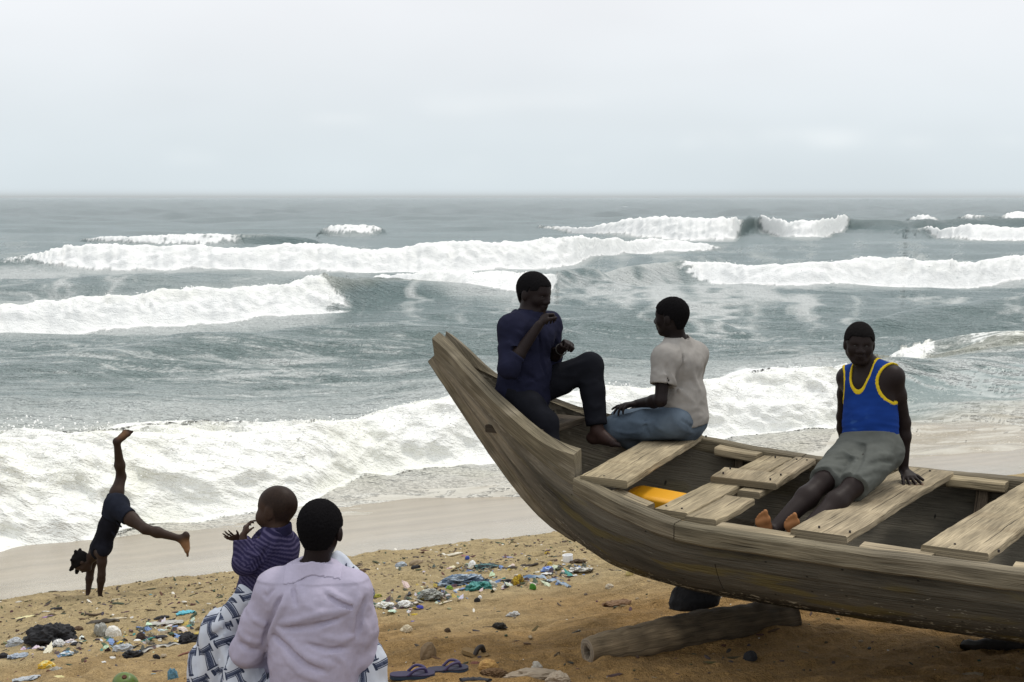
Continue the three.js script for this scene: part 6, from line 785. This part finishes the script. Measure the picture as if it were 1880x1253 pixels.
lump('seed_pod', 'pale yellow pod on the sand below the hull', 'pod', 1156, 1056, 16, 12, [0.46, 0.38, 0.16], { part: 'pod', crumple: 0.2 }); lump('stone', 'whitish stone on the brown sand left of the log', 'stone', 1119, 1080, 16, 9, [0.50, 0.44, 0.34], { part: 'rock' }); lump('sand_clod', 'crumbling brown clod of damp sand left of the log', 'clod', 1128, 1112, 66, 16, [0.17, 0.095, 0.045], { crumple: 0.3, flat: true, part: 'clod' }); lump('stone', 'black lump of stone in the shade right of the log', 'stone', 1378, 1211, 29, 17, BLACK, { crumple: 0.18, tall: 0.85, part: 'rock' });
strip('charred_wood', 'charred black board half buried under the canoe at right', 'wood', [[1770, 1192], [1810, 1190], [1850, 1192], [1895, 1194]], 20, 20, [0.014, 0.012, 0.010], { blunt: true, wave: 6, part: 'wood' }); lump('plastic_sheet', 'pale sandy plastic film at the lower right', 'sheet', 1784, 1240, 44, 10, [0.34, 0.27, 0.18], { flat: true, part: 'sheet' });
lump('foam_block', 'orange brown broken foam block right of the flip-flops', 'foam', 897, 1229, 42, 22, [[0.42, 0.25, 0.08], [0.34, 0.19, 0.06]], { crumple: 0.22, tall: 0.8, part: 'foam' }); lump('coconut_fibre', 'tuft of brown coconut fibre below the orange foam block', 'fibre', 905, 1242, 50, 14, [0.14, 0.08, 0.035], { crumple: 0.6, freq: 4, part: 'fibre' }); lump('cloth_scrap', 'small reddish rag behind the orange foam block', 'rag', 872, 1219, 22, 6, [0.16, 0.06, 0.04], { flat: true });
lump('cloth_bundle', 'long beige folded cloth at the bottom centre', 'cloth', 980, 1247, 120, 22, [0.33, 0.265, 0.19], { crumple: 0.35, deep: 0.35, turn: -0.12, part: 'folds' }); lump('cloth_bundle', 'short beige cloth fold against the longer one', 'cloth', 1026, 1253, 46, 22, [0.36, 0.29, 0.21], { crumple: 0.45, part: 'folds', turn: 0.5 }); lump('plastic_scrap', 'whitish ragged scrap behind the beige cloth', 'plastic', 986, 1229, 18, 14, [0.45, 0.42, 0.36], { crumple: 0.7, part: 'sheet' }); strip('wood_slat', 'dark slat at the bottom edge below the foam block', 'wood', [[846, 1252], [872, 1250], [900, 1252]], 12, 7, [0.02, 0.02, 0.024], { blunt: true, part: 'wood' });
lump('black_bundle', 'rounded black bundle wedged between the hull and the log', 'bundle', 1275, 1150, 104, 44, BLACK, { crumple: 0.10, tall: 1.1, deep: 0.7, part: 'wrap' }).position.copy(at(1275, 1112, 7.45));
// footwear
function flipFlop(name, label, px, py, len, yaw, sole, strap, o = {}) {
  const p = groundAt(px, py), k = -p.z / F, L = len * k, t = thing(name, label, o.cat ?? 'flip-flop', p), s = new THREE.Shape(), W = L * 0.19; t.position.y += 0.006; t.rotation.y = yaw; t.rotation.z = o.tilt ?? 0;
  s.moveTo(-L / 2, 0); s.bezierCurveTo(-L / 2, W * 0.95, -L * 0.25, W * 0.85, -L * 0.05, W * 0.72); s.bezierCurveTo(L * 0.15, W * 0.8, L * 0.5, W * 1.45, L / 2, W * 0.1); s.bezierCurveTo(L * 0.5, -W * 1.1, L * 0.2, -W * 1.0, -L * 0.05, -W * 0.72); s.bezierCurveTo(-L * 0.25, -W * 0.85, -L / 2, -W * 0.95, -L / 2, 0);
  const ex = (d, dz) => { const g = new THREE.ExtrudeGeometry(s, { depth: d, bevelEnabled: true, bevelThickness: 0.002, bevelSize: 0.003, bevelSegments: 2, curveSegments: 16 }); g.rotateX(-Math.PI / 2); g.translate(0, dz, 0); return g; };
  part(t, 'sole', ex(0.012, 0), STD({ color: RGB(...(o.under ?? [0.02, 0.04, 0.07])), roughness: 0.8 })); part(t, 'footbed', ex(0.004, 0.016), STD({ color: RGB(...sole), roughness: 0.85, map: tiled(sandTex, 6, 6) }));
  const sm = STD({ color: RGB(...strap), roughness: 0.6 });
  if (o.sandal) { const cv = new THREE.CatmullRomCurve3([V(L * 0.18, 0.018, W * 0.95), V(L * 0.2, 0.05, W * 0.4), V(L * 0.22, 0.055, -W * 0.4), V(L * 0.2, 0.018, -W * 0.95)]), g = new THREE.TubeGeometry(cv, 24, 0.014, 8); part(t, 'strap', g, sm); }
  else for (const q of [-1, 1]) { const cv = new THREE.CatmullRomCurve3([V(L * 0.33, 0.018, 0), V(L * 0.27, 0.045, q * W * 0.25), V(L * 0.08, 0.05, q * W * 0.75), V(-L * 0.1, 0.02, q * W * 0.78)]), g = new THREE.TubeGeometry(cv, 24, 0.0075, 8); part(t, 'strap', g, sm); }
  return t;
}
flipFlop('flip_flop', 'purple flip-flop nearest the bottom edge, left of its pair', 757, 1246, 84, 0.12, [0.055, 0.048, 0.11], [0.04, 0.03, 0.10]);
flipFlop('flip_flop', 'purple flip-flop farther from the bottom edge, right of its pair', 822, 1236, 78, 0.20, [0.045, 0.045, 0.085], [0.045, 0.032, 0.09]);
flipFlop('sandal', 'tan sandal with a dark strap lying right of the coconut husk', 872, 1206, 62, -0.75, [0.30, 0.19, 0.07], [0.02, 0.014, 0.01], { cat: 'sandal', under: [0.20, 0.13, 0.05], sandal: true });
{ // yellow jerrycan lying on the floor board between the first two seats
  const p = boatAt(1.08, 2.642, -0.26), t = thing('jerrycan', 'yellow plastic jerrycan lying inside the canoe below the first seat', 'jerrycan', p); t.rotation.y = boat.rotation.y + 0.10; const ym = new THREE.MeshPhysicalMaterial({ color: RGB(0.72, 0.34, 0.008), roughness: 0.4 });
  const sh = new THREE.Shape(), L = 0.25, H = 0.21, r = 0.05; sh.moveTo(-L + r, 0); sh.lineTo(L - r, 0); sh.quadraticCurveTo(L, 0, L, r); sh.lineTo(L - 0.01, H - 0.06); sh.quadraticCurveTo(L - 0.02, H, L - 0.09, H + 0.005); sh.lineTo(-L + 0.10, H - 0.02); sh.quadraticCurveTo(-L, H - 0.05, -L, H - 0.10); sh.lineTo(-L, r); sh.quadraticCurveTo(-L, 0, -L + r, 0);
  const g = new THREE.ExtrudeGeometry(sh, { depth: 0.16, bevelEnabled: true, bevelThickness: 0.045, bevelSize: 0.022, bevelSegments: 6, curveSegments: 12 }); g.translate(0, 0.022, -0.08); part(t, 'can_body', g, ym); const sm = part(t, 'mould_seam', new THREE.BoxGeometry(0.36, 0.006, 0.012), ym); sm.position.set(0.0, H + 0.030, 0.0); sm.rotation.z = 0.06;
  part(t, 'handle', new THREE.TubeGeometry(new THREE.CatmullRomCurve3([V(L + 0.01, 0.06, 0.03), V(L + 0.05, 0.08, 0.03), V(L + 0.05, 0.16, 0.03), V(L + 0.005, 0.18, 0.03)]), 20, 0.014, 10), ym); const c = part(t, 'screw_cap', new THREE.CylinderGeometry(0.026, 0.028, 0.04, 18), STD({ color: RGB(0.55, 0.25, 0.01), roughness: 0.5 })); c.position.set(L + 0.03, 0.09, -0.05); c.rotation.z = -Math.PI / 2;
}
{ // shreds of plastic and cloth worked into the sand round the tangle
  reseed(313); const N = 900, g = new THREE.IcosahedronGeometry(1, 2), a = g.attributes.position; for (let i = 0; i < a.count; i++) { const v = V(a.getX(i), a.getY(i), a.getZ(i)), q = 0.7 + 0.9 * Math.abs(n3(v.x * 1.7 + 3, v.y * 1.7, v.z * 1.7)) + 0.4 * n3(v.x * 4, v.y * 4, v.z * 4); a.setXYZ(i, v.x * q, v.y * q * 0.5 + 0.35 * n3(v.x * 2.5, v.z * 2.5, 7), v.z * q); } g.computeVertexNormals();
  const m = new THREE.InstancedMesh(g, STD({ roughness: 0.6 }), N), M = new THREE.Matrix4(), Q = new THREE.Quaternion(), E = new THREE.Euler(), c = new THREE.Color(); let n = 0; const spots = [[850, 1076, 110, 16], [730, 1112, 70, 12], [1030, 1050, 60, 16], [880, 1045, 90, 8], [960, 1070, 60, 10], [90, 1185, 90, 22], [230, 1185, 80, 22], [300, 1160, 70, 24], [790, 1096, 60, 10]];
  for (let k = 0; k < 2600 && n < N; k++) { const [x, y, w, h] = spots[k % spots.length], gx = () => (rnd() + rnd() + rnd() - 1.5) * 0.9, p = groundAt(x + gx() * w, y + gx() * h); if (shoreS(p.x, -p.z) > -0.1) continue; const z = 0.005 + 0.020 * Math.pow(rnd(), 2.2), el = 1 + 2.2 * rnd() * rnd(); E.set((rnd() - 0.5) * 1.2, rnd() * 6.3, (rnd() - 0.5) * 1.2); Q.setFromEuler(E); M.compose(p.setY(p.y + z * 0.15), Q, V(z * el, z * (0.4 + 0.5 * rnd()), z)); m.setMatrixAt(n, M); const q = rnd(); q < 0.42 ? c.setRGB(0.02 + 0.06 * rnd(), 0.02 + 0.045 * rnd(), 0.02 + 0.03 * rnd()) : q < 0.66 ? c.setRGB(0.45 + 0.2 * rnd(), 0.45 + 0.18 * rnd(), 0.40 + 0.18 * rnd()) : q < 0.78 ? c.setRGB(0.14, 0.22, 0.40) : q < 0.84 ? c.setRGB(0.03, 0.2, 0.17) : q < 0.9 ? c.setRGB(0.4, 0.3, 0.06) : c.setRGB(0.28, 0.22, 0.14); m.setColorAt(n, c); n++; }
  m.count = n; m.name = 'litter_shreds'; m.userData = { kind: 'stuff', label: 'shreds of plastic, net and cloth worked into the sand around the larger litter', category: 'litter' }; shade(m); scene.add(m);
}
{ // uncountable bits: shell grit, twigs, bark crumbs along the wrack line
  reseed(991); const N = 5200, g = new THREE.IcosahedronGeometry(1, 1), a = g.attributes.position; for (let i = 0; i < a.count; i++) { const v = V(a.getX(i), a.getY(i), a.getZ(i)), q = 1 + 0.35 * n3(v.x * 2, v.y * 2, v.z * 2); a.setXYZ(i, v.x * q, v.y * q, v.z * q); } g.computeVertexNormals();
  const m = new THREE.InstancedMesh(g, STD({ roughness: 0.9 }), N), M = new THREE.Matrix4(), Q = new THREE.Quaternion(), E = new THREE.Euler(), c = new THREE.Color(); let n = 0;
  for (let tries = 0; tries < 60000 && n < N; tries++) {
    const d = 6 + 9 * rnd(), x = (rnd() - 0.5) * 0.86 * d, s = shoreS(x, d) + 0.10 * n3(shoreU(x, d) * 0.9, 4.2), band = Math.exp(-(((s + 1.7) / 1.3) ** 2)) * (x < 1.2 ? 1 : 0.3) + 0.10 + 0.5 * Math.exp(-(((s + 0.15) / 0.16) ** 2)); if (s > -0.04 || rnd() > band * (0.35 + 1.3 * Math.max(0, 0.4 + n3(x * 1.1, d * 1.1, 5)))) continue;
    const z = 0.0028 + 0.012 * Math.pow(rnd(), 3), el = rnd() < 0.45 ? 1 + 4 * rnd() : 1; E.set((rnd() - 0.5) * 0.5, rnd() * 6.3, (rnd() - 0.5) * 0.5); Q.setFromEuler(E); M.compose(V(x, ground(x, d) + z * 0.2, -d), Q, V(z * el, z * (0.35 + 0.4 * rnd()), z)); m.setMatrixAt(n, M);
    const k = rnd(); if (k < 0.68) c.setRGB(0.03 + 0.06 * rnd(), 0.025 + 0.04 * rnd(), 0.015 + 0.025 * rnd()); else if (k < 0.92) c.setRGB(0.25, 0.19, 0.11); else if (k < 0.98) c.setRGB(0.6, 0.57, 0.5); else c.setRGB(0.1 + 0.3 * rnd(), 0.15 + 0.2 * rnd(), 0.1 + 0.4 * rnd()); m.setColorAt(n, c); n++;
  }
  m.count = n; m.name = 'wrack_debris'; m.userData = { kind: 'stuff', label: 'scattered shell grit, twigs and bark crumbs along the beach', category: 'debris' }; shade(m); scene.add(m);
}
renderer.render(scene, camera);
